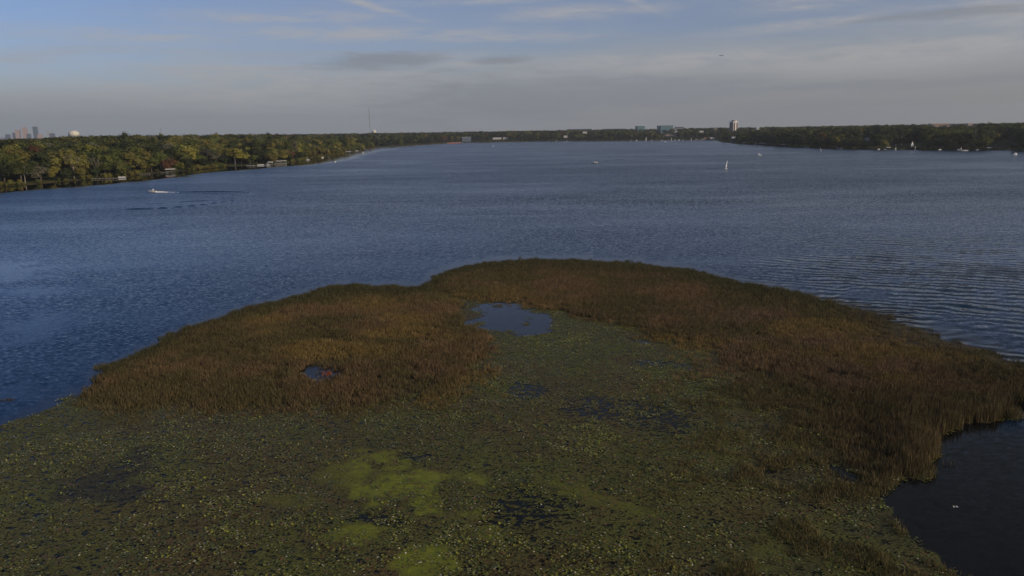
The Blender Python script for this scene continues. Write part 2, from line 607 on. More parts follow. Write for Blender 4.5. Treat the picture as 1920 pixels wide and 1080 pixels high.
# gust streaks
st = N.noise(N.vmath('MULTIPLY', flat, (0.004, 0.013, 1)), 1.0, 4, 0.6, 0.6)
st2 = N.noise(N.vmath('MULTIPLY', flat, (0.012, 0.035, 1)), 1.0, 3, 0.6, 0.8)
st3 = N.noise(N.vmath('MULTIPLY', flat, (0.0035, 0.045, 1)), 1.0, 4, 0.65, 0.5)
gust = N.add(N.mul(N.ss(st, 0.3, 0.66), 0.5), N.add(N.mul(N.ss(st2, 0.35, 0.65), 0.3), 0.4))
gust = N.mul(gust, N.sub(1.08, N.mul(N.ss(st3, 0.60, 0.72), 0.55)))
amp = N.mul(gust, N.sub(1.0, N.mul(calm, 0.955)))
# two crossing wave trains off the reed bed
wd = N.mul(N.sub(N.noise(flat, 0.045, 4, 0.6), 0.5), 26.0)
def train(dxx, dyy, wl, k):
    ph = N.add(N.div(N.mul(N.add(N.mul(pxx, dxx), N.mul(pyy, dyy)), 2 * math.pi), wl), N.mul(wd, k))
    return N.m('COSINE', ph)
t1 = N.mul(train(0.42, 0.91, 3.4, 0.9), N.ss(N.noise(flat, 0.06, 3, 0.6), 0.35, 0.62))
t2 = N.mul(train(-0.25, 0.97, 2.3, 1.3), N.ss(N.noise(N.vmath('ADD', flat, (50, 9, 0)), 0.07, 3, 0.6), 0.38, 0.62))
tr_y = N.mul(N.add(N.mul(t1, 0.19), N.mul(t2, 0.05)), swell)
sx = N.mul(N.add(N.mul(s1[0], 0.62), N.mul(s2[0], 0.34)), amp)
sy = N.mul(N.add(N.mul(s1[1], 1.05), N.mul(s2[1], 0.45)), amp)
sy = N.sub(N.add(sy, tr_y), N.mul(amp, 0.115))      # slope bias added towards the camera, so water reflects higher, bluer sky
nrm = N.vmath('NORMALIZE', N.comb(sx, sy, 1.0))
N.link(nrm, p.inputs['Normal'])
p.inputs['Specular IOR Level'].default_value = 0.36
N.link(N.mix(lee, (0.004, 0.024, 0.060), (0.005, 0.006, 0.006)), p.inputs['Base Color'])
N.link(N.add(N.mul(N.sub(1.0, calm), 0.16), 0.02), p.inputs['Roughness'])
p.inputs['Specular Tint'].default_value = (0.42, 0.76, 1.0, 1)
p.inputs['IOR'].default_value = 1.333
rr = np.concatenate([[0.5], 12 * (14000 / 12) ** (np.arange(300) / 299)])
aa = np.concatenate([np.radians(np.linspace(-180, -60, 40, endpoint=False)), np.radians(np.linspace(-60, 60, 300)), np.radians(np.linspace(60, 180, 41)[1:])])
A, RR = np.meshgrid(aa, rr)
X = RR * np.sin(A); Y = RR * np.cos(A)
SDW = shore_d(X, Y)
PX, PY, PW = proj(np.stack([X, Y, 0 * X], -1))
leftcalm = sstep(-X, 60, 260) * sstep(RR, 2300, 900)
fr = fbm(X / 60, Y / 110, 3)
calm_a = leftcalm * sstep(SDW, -62 + 30 * (fr - 0.5), -42 + 50 * (fr - 0.5) - 14 * 0)
calm_a = np.maximum(calm_a, 0.45 * sstep(SDW, -30, -2))

MARSH = [(-60, 850), (0, 802), (60, 776), (110, 751), (150, 739), (168, 722), (182, 702), (230, 680), (292, 652),
         (305, 640), (355, 622), (400, 604), (465, 583), (545, 563), (605, 548), (640, 541), (720, 540), (790, 542), (803, 532), (812, 520),
         (850, 507), (900, 497), (985, 492), (1100, 494), (1200, 499), (1290, 512), (1350, 526), (1430, 541), (1500, 556), (1570, 571),
         (1650, 590), (1740, 616), (1820, 642), (1900, 672), (1980, 700), (2060, 740), (1990, 768), (1920, 772), (1870, 776), (1862, 800),
         (1835, 806), (1775, 826), (1757, 852), (1722, 882), (1690, 895), (1620, 878), (1545, 862), (1560, 895), (1600, 914), (1650, 920),
         (1694, 940), (1690, 966), (1694, 985), (1740, 1014), (1800, 1046), (1835, 1080), (1860, 1120), (1880, 1200), (1900, 1500), (-600, 1500), (-500, 1000)]
sdm = sdpoly(PX, PY, MARSH)
inv = (PW > 20)
swell_a = np.where(inv, sstep(PX, 1330, 1650) * sstep(PY, 400, 520) * sstep(-PY, -790, -690), 0)
calm_a = np.where(inv & (sdm < 14), np.maximum(calm_a, 0.97), calm_a)
cove = np.where(inv, sstep(PX, 1540, 1600) * sstep(PY, 760, 840), 0)
calm_a = np.maximum(calm_a, cove * 0.8)
lg = np.where(inv, sstep(-PX, -170, 0) * sstep(PY, 560, 700) * 0.55, 0)
pn = fbm(X / 26 + 60, Y / 9 + 20, 4)
lg2 = np.where(inv, sstep(-PX, -330, -60) * sstep(PY, 440, 500) * sstep(pn, 0.47, 0.62) * 0.93, 0)
calm_a = np.maximum(calm_a, lg2)
calm_a = np.maximum(calm_a, lg)
calm_a = np.maximum(calm_a, 0.62 * sstep(-RR, -480, -170))
o = grid_mesh('lake_water', X, Y, 0 * X, attrs={'calm': calm_a, 'swell': swell_a, 'lee': np.maximum(calm_a * sstep(RR, 300, 330), np.maximum(cove, (inv & (sdm < 14)) * 1.0))}, mat=mw)
tag(o, kind='structure')
# seal the pole of the sheet under the camera is unnecessary: 0.5 m wide, behind the view

# ------------------------------------------------------------------ marsh: masks on a world grid
def ell(px, py, cx, cy, rx, ry, t=0.0):
    dx_ = px - cx; dy_ = py - cy - dx_ * t
    return np.sqrt((dx_ / rx) ** 2 + (dy_ / ry) ** 2)


REED_L = [(150, 742), (168, 715), (170, 690), (225, 668), (290, 640), (305, 628), (355, 610), (400, 592), (465, 571), (545, 551), (605, 536), (640, 528), (720, 526), (800, 528),
          (835, 550), (862, 575), (868, 600), (905, 622), (925, 650), (890, 675), (872, 700), (850, 735), (760, 742), (690, 765), (600, 752), (480, 768), (330, 768), (200, 768)]
REED_R = [(790, 540), (800, 528), (812, 515), (850, 500), (900, 488), (1000, 480), (1200, 485), (1300, 500), (1500, 545), (1650, 578), (1820, 630), (2060, 720), (2060, 780), (1920, 772), (1870, 776), (1862, 800),
          (1835, 806), (1775, 826), (1757, 852), (1722, 882), (1690, 895), (1640, 884), (1560, 862), (1500, 805), (1450, 765), (1405, 730), (1375, 692), (1330, 662), (1230, 628), (1160, 600), (1080, 588), (1000, 572), (900, 560), (850, 556)]
PONDS = [(942, 597, 52, 24, 0.04), (985, 620, 42, 11, 0.1), (1008, 603, 22, 13, 0), (600, 703, 30, 11, 0.05)]
DARKS = [(1250, 682, 60, 8, 0.03), (1250, 682, 50, 5, 0.03), (1318, 694, 34, 6, 0.1), (1210, 640, 40, 8, 0.1), (235, 875, 25, 6, -0.3), (1110, 770, 75, 28, 0.1), (1240, 785, 85, 42, 0.1), (990, 735, 40, 20, 0), (770, 857, 70, 10, 0), (1590, 760, 60, 22, 0), 
         (700, 985, 60, 26, 0), (1640, 820, 60, 20, 0), (1450, 800, 40, 10, 0), (1440, 880, 60, 10, 0), (1000, 960, 90, 40, 0)]
ALGAE = [(745, 905, 92, 42, 0.1, 1.0), (800, 945, 75, 22, 0.2, 1.0), (875, 912, 45, 15, 0.0, .8), (700, 1010, 120, 22, 0.12, .95), (750, 1045, 100, 26, 0.1, 1.0), (1098, 925, 70, 24, 0.2, .5), (1190, 950, 60, 20, 0.2, .5),
         (1410, 1045, 110, 34, 0.15, .45), (560, 935, 60, 14, 0.0, .5), (912, 1000, 30, 14, 0, .6), (1190, 612, 62, 11, 0.25, .8), (1300, 1000, 60, 30, 0.2, .35), (640, 890, 60, 40, 0, .55), (790, 965, 30, 8, 0, 1.0)]


def zone_masks(x, y):
    px, py, w = proj(np.stack([x, y, 0 * x], -1))
    e1 = (fbm(x / 2.6, y / 2.6, 4) - 0.5)
    e2 = (fbm(x / 7 + 50, y / 7, 3) - 0.5)
    k = 60 / np.maximum(w, 20) * 30            # pixel wobble shrinks with distance
    wob_ = (e1 * 1.1 + e2 * 1.0) * k
    sdm_ = sdpoly(px, py, MARSH) + wob_ * (1 + 1.6 * sstep(px, 1580, 1700) * sstep(py, 720, 800))
    ins = sstep(-sdm_, -3, 7)
    rl = sstep(-(sdpoly(px, py, REED_L) + wob_ * 1.6), -14 - 14 * sstep(py, 640, 720), 12 + 20 * sstep(py, 640, 740))
    kr = sstep(px, 1100, 1400) * sstep(py, 600, 700) * sstep(-px, -1800, -1650)
    rrg = sstep(-(sdpoly(px, py, REED_R) + wob_ * 1.8), -12 - 70 * kr, 10 + 110 * kr)
    pond = np.zeros_like(px)
    for c in PONDS:
        pond = np.maximum(pond, sstep(-(ell(px, py, *c) + e1 * 2.0 + e2 * 0.7), -1.45, -0.8))
    dk = np.zeros_like(px)
    for c in DARKS:
        dk = np.maximum(dk, sstep(-(ell(px, py, *c) + e1 * 1.2), -1.3, -0.4))
    al = np.zeros_like(px)
    for c in ALGAE:
        al = np.maximum(al, c[5] * sstep(-(ell(px, py, *c[:5]) + e1 * 3.4 + e2 * 1.4), -1.5, -0.2))
    # sparse reeds over the right foreground
    sp = sstep(px, 1150, 1480) * sstep(py, 640, 760) * 0.85
    sp = np.maximum(sp, sstep(px, 700, 780) * sstep(-px, -960, -880) * sstep(py, 640, 680) * sstep(-py, -790, -740) * 0.4)
    return px, py, w, sdm_, ins, rl, rrg, pond, dk, al, sp


def mudmask(x, y, px, py):
    e1 = (fbm(x / 2.6, y / 2.6, 4) - 0.5)
    m_ = np.zeros_like(px)
    for c in ((195, 895, 92, 30, -0.32), (230, 925, 60, 16, -0.2)):
        m_ = np.maximum(m_, sstep(-(ell(px, py, *c) + e1 * 2.2), -1.35, -0.55))
    m_ = np.maximum(m_, 0.6 * sstep(px, 1150, 1500) * sstep(py, 700, 780) * sstep(fbm(x / 5 + 20, y / 5, 3), 0.3, 0.6))
    return m_


# ---- floating mat (sheet a finger above the water)
gx = np.arange(-95, 150, 0.42); gy = np.arange(26, 212, 0.42)
X, Y = np.meshgrid(gx, gy)
px, py, w, sdm_, ins, rl, rrg, pond, dk, al, sp = zone_masks(X, Y)
reed = np.maximum(rl, rrg)
cover = ins * (1 - pond)
# submerged stain fades out past the pads at the left edge
mm = bpy.data.materials.new('marsh_mat'); mm.use_nodes = True
N = NT(mm.node_tree)
p = N.n('ShaderNodeBsdfPrincipled'); out = N.n('ShaderNodeOutputMaterial')
ps = N.pos(); a_cov = N.attr('cover')[2]; a_dk = N.attr('darkhole')[2]; a_al = N.attr('algae')[2]; a_rd = N.attr('reed')[2]; a_hue = N.attr('hue')[2]
fine = N.noise(ps, 3.2, 4, 0.7); mid = N.noise(N.vmath('MULTIPLY', ps, (0.7, 1, 1)), 1.7, 4, 0.65, 0.3)
big = N.noise(ps, 0.16, 4, 0.6)
colr = N.mix(N.ss(big, 0.36, 0.64), (0.112, 0.095, 0.028), (0.125, 0.082, 0.032))
colr = N.mix(a_hue, colr, (0.122, 0.132, 0.027))
colr = N.mix(N.ss(fine, 0.44, 0.62, 0.0, 0.8), colr, (0.035, 0.034, 0.018))
colr = N.mix(N.ss(N.noise(ps, 5.0, 2, 0.6), 0.54, 0.7, 0.0, 0.7), colr, (0.22, 0.21, 0.055))
colr = N.mix(N.attr('mud')[2], colr, (0.058, 0.054, 0.030))
fib = N.noise(N.vmath('MULTIPLY', ps, (0.45, 1.2, 1)), 2.2, 6, 0.7, 1.5)
alf = N.mul(N.ss(N.add(a_al, N.mul(N.sub(N.add(N.mul(fib, 0.6), N.mul(fine, 0.4)), 0.5), 1.9)), 0.2, 0.95), N.ss(a_al, 0.03, 0.5))
colr = N.mix(alf, colr, N.mix(N.ss(fib, 0.35, 0.65), (0.235, 0.25, 0.026), (0.12, 0.14, 0.022)))
alf = N.mul(alf, 0.95)
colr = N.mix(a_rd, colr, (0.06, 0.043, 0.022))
N.link(colr, p.inputs['Base Color']); p.inputs['Roughness'].default_value = 0.62
p.inputs['Specular IOR Level'].default_value = 0.12
bp = N.n('ShaderNodeBump'); bp.inputs['Strength'].default_value = 0.9; bp.inputs['Distance'].default_value = 0.06
N.link(N.add(fine, mid), bp.inputs['Height']); N.link(bp.outputs[0], p.inputs['Normal'])
thr = N.sub(0.572, N.mul(a_dk, 0.085))
thr = N.add(thr, N.mul(alf, 0.3))
thr = N.add(thr, N.mul(a_rd, 0.3))
open_ = N.ss(N.add(N.mul(mid, 0.72), N.mul(fine, 0.28)), N.sub(thr, 0.045), N.add(thr, 0.02))
open_ = N.m('MAXIMUM', open_, N.ss(N.add(a_cov, N.mul(N.sub(fine, 0.5), 0.9)), 0.62, 0.38))
gap = N.mul(N.ss(N.noise(N.vmath('MULTIPLY', ps, (0.75, 1, 1)), 4.2, 3, 0.65, 0.6), 0.575, 0.615), N.mul(N.sub(1.0, alf), N.sub(0.85, N.mul(a_rd, 0.8))))
open_ = N.m('MAXIMUM', open_, gap)
tb = N.n('ShaderNodeBsdfTransparent')
mx = N.n('ShaderNodeMixShader'); N.link(open_, mx.inputs[0])
N.t.links.new(p.outputs[0], mx.inputs[1]); N.t.links.new(tb.outputs[0], mx.inputs[2]); N.t.links.new(mx.outputs[0], out.inputs[0])
hue = sstep(fbm(X / 9 + 9, Y / 9, 3), 0.42, 0.68) * 0.8 * (1 - reed)
for cx_, cy_, rx_, ry_ in ((1080, 645, 230, 50), (1310, 745, 170, 45), (1000, 900, 420, 120)):
    hue = np.maximum(hue, 0.85 * sstep(-ell(px, py, cx_, cy_, rx_, ry_), -1.5, -0.3) * (1 - reed) * sstep(fbm(X / 4 + 40, Y / 4, 3), .3, .6))
hue = np.maximum(hue, sstep(-px, -420, -100) * 0.55 * (1 - reed))
mud = mudmask(X, Y, px, py)
o = grid_mesh('marsh_mat', X, Y, 0 * X + 0.03, keep=cover > 0.02,
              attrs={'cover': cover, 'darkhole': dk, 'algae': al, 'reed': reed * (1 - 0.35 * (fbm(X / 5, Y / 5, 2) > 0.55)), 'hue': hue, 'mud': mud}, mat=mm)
tag(o, kind='stuff'); o['label'] = 'brown and olive mat of submerged plants and algae around the lily pads'


# ---- reed clumps
def reed_material():
    m = bpy.data.materials.new('reed'); m.use_nodes = True
    N = NT(m.node_tree)
    p = N.n('ShaderNodeBsdfPrincipled'); out = N.n('ShaderNodeOutputMaterial')
    tint = N.attr('tint', 'INSTANCER')[1]
    sh = N.attr('shade')[2]
    rd = N.n('ShaderNodeObjectInfo').outputs['Random']
    c = N.vmath('SCALE', tint, scale=N.mul(sh, N.add(N.mul(rd, 0.5), 0.75)))
    N.link(c, p.inputs['Base Color']); p.inputs['Roughness'].default_value = 0.65; p.inputs['Specular IOR Level'].default_value = 0.2
    tr = N.n('ShaderNodeBsdfTranslucent'); N.link(c, tr.inputs[0])
    mx = N.n('ShaderNodeMixShader'); mx.inputs[0].default_value = 0.25
    N.t.links.new(p.outputs[0], mx.inputs[1]); N.t.links.new(tr.outputs[0], mx.inputs[2]); N.t.links.new(mx.outputs[0], out.inputs[0])
    return m


MREED = reed_material()


def clump_mesh(name, nb, rad, h0, h1, wid, seed, mat):
    r = random.Random(seed)
    vs, fs, sh = [], [], []
    for b in range(nb):
        a = r.uniform(0, 6.28); d = rad * math.sqrt(r.random())
        x, y = d * math.cos(a), d * math.sin(a)
        h = r.uniform(h0, h1); ln = r.uniform(0.02, 0.28) * h; la = r.uniform(0, 6.28)
        lx, ly = ln * math.cos(la) , ln * math.sin(la)
        wa = r.uniform(0, 3.14); wx, wy = wid * math.cos(wa) * r.uniform(.6, 1.2), wid * math.sin(wa) * r.uniform(.6, 1.2)
        s = r.choice((0.75, 0.9, 1.0, 1.0, 1.1, 1.35))
        o = len(vs)
        vs += [(x - wx, y - wy, 0), (x + wx, y + wy, 0), (x + lx * .35 + wx, y + ly * .35 + wy, h * .6), (x + lx * .35 - wx, y + ly * .35 - wy, h * .6), (x + lx, y + ly, h)]
        fs += [(o, o + 1, o + 2, o + 3), (o + 3, o + 2, o + 4)]
        sh += [s] * 5
    me = bpy.data.meshes.new(name); me.from_pydata(vs, [], fs)
    a = me.attributes.new('shade', 'FLOAT', 'POINT'); a.data.foreach_set('value', sh)
    me.materials.append(mat); me.update()
    return me


reedT = [clump_mesh('reed_clump_mesh', 34, 0.6, 0.55, 1.25, 0.02, s, MREED) for s in range(5)]
sp_ = 0.52
gx = np.arange(-95, 150, sp_); gy = np.arange(40, 212, sp_)
X, Y = np.meshgrid(gx, gy)
X = X + rng.uniform(-.3, .3, X.shape); Y = Y + rng.uniform(-.3, .3, X.shape)
X = X.ravel(); Y = Y.ravel()
px, py, w, sdm_, ins, rl, rrg, pond, dk, al, sp = zone_masks(X, Y)
patch = fbm(X / 3.2 + 90, Y / 3.2, 3)
dens = np.maximum(rl, rrg)
dens = dens * (1 - 0.5 * sstep(patch, 0.55, 0.7) * sstep(py, 560, 640))
edge_open = 1 - sstep(px, 1560, 1700) * sstep(-py, -700, -640) * 0.55        # thins out towards the wave-beaten right rim
edge_open = edge_open * (1 - sstep(px, 1430, 1620) * sstep(-py, -720, -680) * (1 - sstep(-sdm_, 0, 46)) * 0.8)
sp = sp * (1 - 0.8 * sstep(py, 980, 1040) * sstep(px, 1640, 1740))
dens = np.maximum(dens * edge_open, sp * ins * sstep(patch, 0.36, 0.62)) * (1 - np.clip(pond * 1.15, 0, 0.955)) * sstep(-sdm_, -6, 4)
keep = (rng.random(X.shape) < dens) & (py < 1500)
X, Y, px, py, w, sdm_, dens, patch, rl, rrg = [q[keep] for q in (X, Y, px, py, w, sdm_, dens, patch, rl, rrg)]
n = len(X)
big = fbm(X / 11 + 31, Y / 11, 3); bg2 = fbm(X / 26 + 11, Y / 18, 3)
brown = np.array([0.195, 0.128, 0.066]); olive = np.array([0.125, 0.103, 0.044]); gold = np.array([0.25, 0.175, 0.06]); green = np.array([0.075, 0.074, 0.032]); pinkb = np.array([0.24, 0.155, 0.10])
t1_ = sstep(big + 0.5 * (fbm(X / 3 + 5, Y / 3, 3) - .5) - 0.05 * sstep(px, 1250, 1600), 0.30, 0.74)[:, None]
tint = olive * (1 - t1_) + brown * t1_
g_ = (sstep(bg2, 0.58, 0.72) * sstep(py, 540, 600))[:, None] * 0.75
tint = tint * (1 - g_) + gold * g_
for cx, cy, rx, ry in ((950, 553, 60, 18), (700, 575, 70, 20), (760, 600, 60, 12), (870, 560, 40, 16), (650, 665, 160, 20)):
    e_ = (sstep(-ell(px, py, cx, cy, rx, ry), -1.3, -0.2) * 0.6)[:, None]
    tint = tint * (1 - e_) + gold * e_
for cx, cy, rx, ry in ((1560, 640, 120, 14), (1400, 600, 60, 14), (1640, 690, 120, 20), (1560, 720, 90, 14), (1390, 650, 60, 20)):
    e_ = (sstep(-ell(px, py, cx, cy, rx, ry), -1.4, -0.2) * 0.7 * sstep(patch, .3, .6))[:, None]
    tint = tint * (1 - e_) + pinkb * e_
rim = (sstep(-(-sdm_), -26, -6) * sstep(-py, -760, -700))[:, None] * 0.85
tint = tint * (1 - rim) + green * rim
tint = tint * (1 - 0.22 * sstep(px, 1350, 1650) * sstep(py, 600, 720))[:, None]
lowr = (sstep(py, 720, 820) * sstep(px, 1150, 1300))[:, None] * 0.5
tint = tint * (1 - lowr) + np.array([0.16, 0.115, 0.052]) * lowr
hs = 0.62 + 0.45 * big + 0.28 * (fbm(X / 2.2, Y / 2.2 + 30, 3) - .2) + rng.uniform(-.12, .15, n)
hs = hs * 0.76 * (0.5 + 0.5 * sstep(dens, 0.1, 0.9))
hs = hs * (1 + 1.1 * sstep(px, 1600, 1720) * sstep(py, 720, 790))
hs = hs * (1 + 0.35 * sstep(-(-sdm_), -40, -8) * sstep(-py, -700, -600))
isp = (sstep(py, 700, 800) * (1 - sstep(rrg, 0.1, 0.5)) * (px > 1150))
hs = hs * (1 - 0.35 * isp)
tint = tint * (1 - 0.6 * isp[:, None]) + np.array([0.17, 0.145, 0.055]) * 0.6 * isp[:, None]
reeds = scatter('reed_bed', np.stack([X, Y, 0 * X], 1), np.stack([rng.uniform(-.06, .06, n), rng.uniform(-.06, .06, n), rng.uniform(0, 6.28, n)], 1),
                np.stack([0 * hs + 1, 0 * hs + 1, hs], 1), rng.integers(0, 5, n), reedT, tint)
reeds['label'] = 'bed of brown and olive reeds standing in the lake'
print('reed clumps', n)


# ---- lily pads: clusters of floating round leaves
def pad_material():
    m = bpy.data.materials.new('lily_pad'); m.use_nodes = True
    N = NT(m.node_tree)
    p = N.n('ShaderNodeBsdfPrincipled'); out = N.n('ShaderNodeOutputMaterial')
    tint = N.attr('tint', 'INSTANCER')[1]
    lc = N.attr('leafcol')[0]
    rd = N.n('ShaderNodeObjectInfo').outputs['Random']
    c = N.vmath('MULTIPLY', lc, N.vmath('SCALE', tint, scale=N.add(N.mul(rd, 0.4), 0.8)))
    N.link(c, p.inputs['Base Color']); p.inputs['Roughness'].default_value = 0.42; p.inputs['Specular IOR Level'].default_value = 0.22
    N.t.links.new(p.outputs[0], out.inputs[0])
    return m


MPAD = pad_material()


def pads_mesh(name, npad, rad, r0_, r1_, tilt, up, seed, pal, weights):
    r = random.Random(seed)
    vs, fs, cc = [], [], []
    for b in range(npad):
        a = r.uniform(0, 6.28); d = rad * math.sqrt(r.random())
        cx, cy, cz = d * math.cos(a), d * math.sin(a), 0.035 + r.random() * 0.02 + (r.uniform(0, up) if up else 0)
        rr_ = r.uniform(r0_, r1_); t0 = r.uniform(0, 6.28)
        tl = r.gauss(0, tilt); ta = r.uniform(0, 6.28)
        nx_, ny_ = math.cos(ta) * math.sin(tl), math.sin(ta) * math.sin(tl)
        pts = []
        for i in range(9):
            t = t0 + 0.25 + (2 * math.pi - 0.5) * i / 8
            q = rr_ * (1 + 0.08 * r.random())
            ux, uy = q * math.cos(t), q * math.sin(t)
            pts.append((cx + ux, cy + uy, cz + abs(rr_ * math.sin(tl)) + (ux * nx_ + uy * ny_)))
        o = len(vs)
        vs += [(cx, cy, cz + abs(rr_ * math.sin(tl)) * .9)] + pts
        fs += [(o, o + i, o + i + 1) for i in range(1, 9)]
        c = r.choices(pal, weights)[0]
        cc += [c] * 10
    me = bpy.data.meshes.new(name); me.from_pydata(vs, [], fs)
    a = me.color_attributes.new('leafcol', 'FLOAT_COLOR', 'POINT')
    a.data.foreach_set('color', np.array([list(c) + [1] for c in cc], np.float32).ravel())
    me.materials.append(MPAD); me.update()
    return me


PAL = [(0.095, 0.115, 0.028), (0.12, 0.12, 0.03), (0.15, 0.08, 0.036), (0.19, 0.20, 0.035), (0.05, 0.068, 0.024), (0.46, 0.44, 0.30)]
padT = [pads_mesh('pad_cluster_mesh', 14, 0.55, 0.035, 0.10, 0.1, 0.03, s, PAL, (5, 4, 3, 1.2, 2, 0.03)) for s in range(4)]
padT += [pads_mesh('bright_pad_cluster_mesh', 13, 0.5, 0.035, 0.10, 0.25, 0.1, 20 + s, PAL, (3, 2, 1, 5, 1, 0.2)) for s in range(3)]
padT += [pads_mesh('raised_leaf_cluster_mesh', 9, 0.5, 0.04, 0.08, 0.7, 0.3, 40 + s, PAL, (4, 2, 1, 1, 4, 1.0)) for s in range(3)]
sp_ = 0.6
gx = np.arange(-80, 120, sp_); gy = np.arange(28, 190, sp_)
X, Y = np.meshgrid(gx, gy)
X = (X + rng.uniform(-.3, .3, X.shape)).ravel(); Y = (Y + rng.uniform(-.3, .3, Y.shape)).ravel()
px, py, w, sdm_, ins, rl, rrg, pond, dk, al, sp = zone_masks(X, Y)
v = fbm(X / 3 + 7, Y / 3 + 70, 3); v2 = fbm(X / 8 + 70, Y / 8 + 7, 3)
dens = ins * (1 - np.maximum(rl, rrg * sstep(-py, -760, -700)) * 0.97) * (1 - pond) * (1 - 0.5 * al * (py > 700)) * (1 - 0.7 * dk) * (0.12 + 1.0 * sstep(v, 0.36, 0.56))
dens[sdm_ > 0] *= 0.25
dens = dens * (1 - 0.93 * mudmask(X, Y, px, py) * (px < 700))
keep = (rng.random(X.shape) < dens) & (px > -300) & (px < 2100) & (py < 1400)
X, Y, px, py, v, v2, al = [q[keep] for q in (X, Y, px, py, v, v2, al)]
n = len(X)
mott = fbm(X * 0.9 + 3, Y * 0.9 + 8, 3)
brm = 0.10 + 0.5 * sstep(v2, 0.5, 0.7)
for cx, cy, rx, ry, s_ in ((60, 870, 300, 130, .65), (330, 860, 240, 90, .55), (900, 760, 200, 60, .3), (1190, 612, 80, 16, .9), (1010, 640, 120, 22, .5), (1290, 720, 160, 40, .5), (1640, 925, 70, 36, 1.0), (1600, 905, 60, 12, .8), (450, 790, 300, 22, .4)):
    brm = np.maximum(brm, s_ * sstep(-ell(px, py, cx, cy, rx, ry), -1.3, -0.3))
rsm = 0.04 + 0.12 * sstep(v, 0.5, 0.7)
for cx, cy, rx, ry, s_ in ((1010, 930, 150, 60, .6), (1050, 1040, 200, 60, .75), (960, 900, 120, 30, .5), (800, 990, 160, 30, .4), (830, 790, 160, 60, .25), (740, 870, 90, 20, .4), (1130, 880, 120, 30, .4), (700, 950, 80, 20, .35)):
    rsm = np.maximum(rsm, s_ * sstep(-ell(px, py, cx, cy, rx, ry), -1.3, -0.2) * sstep(v, 0.34, 0.55))
u = rng.random(n)
idx = np.where(u < rsm, rng.integers(7, 10, n), np.where(u < rsm + brm * 0.8, rng.integers(4, 7, n), rng.integers(0, 4, n)))
tint = np.ones((n, 3)) * (0.5 + 0.5 * v2 + 0.75 * mott)[:, None]
tint = tint * np.where((px > 1480)[:, None], np.array([1.0, 1.0, 1.0]), np.array([1.05, 1.0, 0.95]))
ns = 0.85 + rng.random(n) * 0.4
pads = scatter('lily_pads', np.stack([X, Y, 0 * X], 1), np.stack([0 * X, 0 * X, rng.uniform(0, 6.28, n)], 1), np.stack([ns, ns, 1 + 0 * ns], 1), idx, padT, tint)
pads['label'] = 'floating mat of small olive, brown and pale lily pads'
print('pad clusters', n)

# ------------------------------------------------------------------ trees
def crown_mesh(name, shape, seed, nq=44):
    """leafy crown about 1 high and 1 wide (unit), standing on z = 0 .. 1"""
    r = random.Random(seed)
    vs, fs = [], []
    lobes = []
    nl = {'round': 9, 'broad': 11, 'tall': 9, 'ragged': 10, 'low': 8}[shape]
    for i in range(nl):
        a = r.uniform(0, 6.28)
        if shape == 'tall':
            z = 0.16 + 0.7 * i / nl; d = r.uniform(0.04, 0.16); q = r.uniform(0.14, 0.2) * (1.15 - 0.5 * abs(z - 0.45))
        elif shape == 'broad':
            z = r.uniform(0.42, 0.8); d = r.uniform(0.12, 0.34); q = r.uniform(0.15, 0.22)
        elif shape == 'ragged':
            z = r.uniform(0.25, 0.86); d = r.uniform(0.08, 0.3) * (1.2 - z * 0.7); q = r.uniform(0.1, 0.18)
        elif shape == 'low':
            z = r.uniform(0.1, 0.7); d = r.uniform(0.1, 0.36) * (1.15 - z * 0.8); q = r.uniform(0.16, 0.24)
        else:
            z = r.uniform(0.34, 0.78); d = r.uniform(0.05, 0.27); q = r.uniform(0.16, 0.23)
        lobes.append((d * math.cos(a), d * math.sin(a), z, q))
    lobes.append((0, 0, 0.5, 0.24))
    for cx, cy, cz, q in lobes:
        # inner mass
        o = len(vs); k = q * 0.78
        ring = 6
        vs.append((cx, cy, cz - k))
        for zz, rr_ in ((-0.5, 0.86), (0.5, 0.86)):
            for i in range(ring):
                t = 6.283 * i / ring + zz
                vs.append((cx + rr_ * k * math.cos(t) * r.uniform(.85, 1.1), cy + rr_ * k * math.sin(t) * r.uniform(.85, 1.1), cz + zz * k))
        vs.append((cx, cy, cz + k))
        for i in range(ring):
            j = (i + 1) % ring
            fs += [(o, o + 1 + j, o + 1 + i), (o + 1 + i, o + 1 + j, o + 7 + j, o + 7 + i), (o + 13, o + 7 + i, o + 7 + j)]
        # leaf clumps
        for _ in range(nq):
            u_ = r.uniform(-0.55, 1); t = r.uniform(0, 6.283)
            s_ = math.sqrt(max(0, 1 - u_ * u_))
            nx_, ny_, nz_ = s_ * math.cos(t), s_ * math.sin(t), u_
            rad = q * r.uniform(0.84, 1.16)
            P = Vector((cx + nx_ * rad, cy + ny_ * rad, cz + nz_ * rad))
            nn = (Vector((nx_, ny_, nz_)) + Vector((r.gauss(0, .45), r.gauss(0, .45), r.gauss(0, .45)))).normalized()
            b = nn.cross(Vector((r.gauss(0, 1), r.gauss(0, 1), r.gauss(0, 1)))).normalized(); c = nn.cross(b)
            e = r.uniform(0.022, 0.046)
            o = len(vs)
            vs += [P + b * e, P + c * e * .8, P - b * e * r.uniform(.6, 1), P - c * e * .8]
            fs += [(o, o + 1, o + 2, o + 3)]
    me = bpy.data.meshes.new(name)
    me.from_pydata([tuple(q) for q in vs], [], fs)
    me.update()
    return me


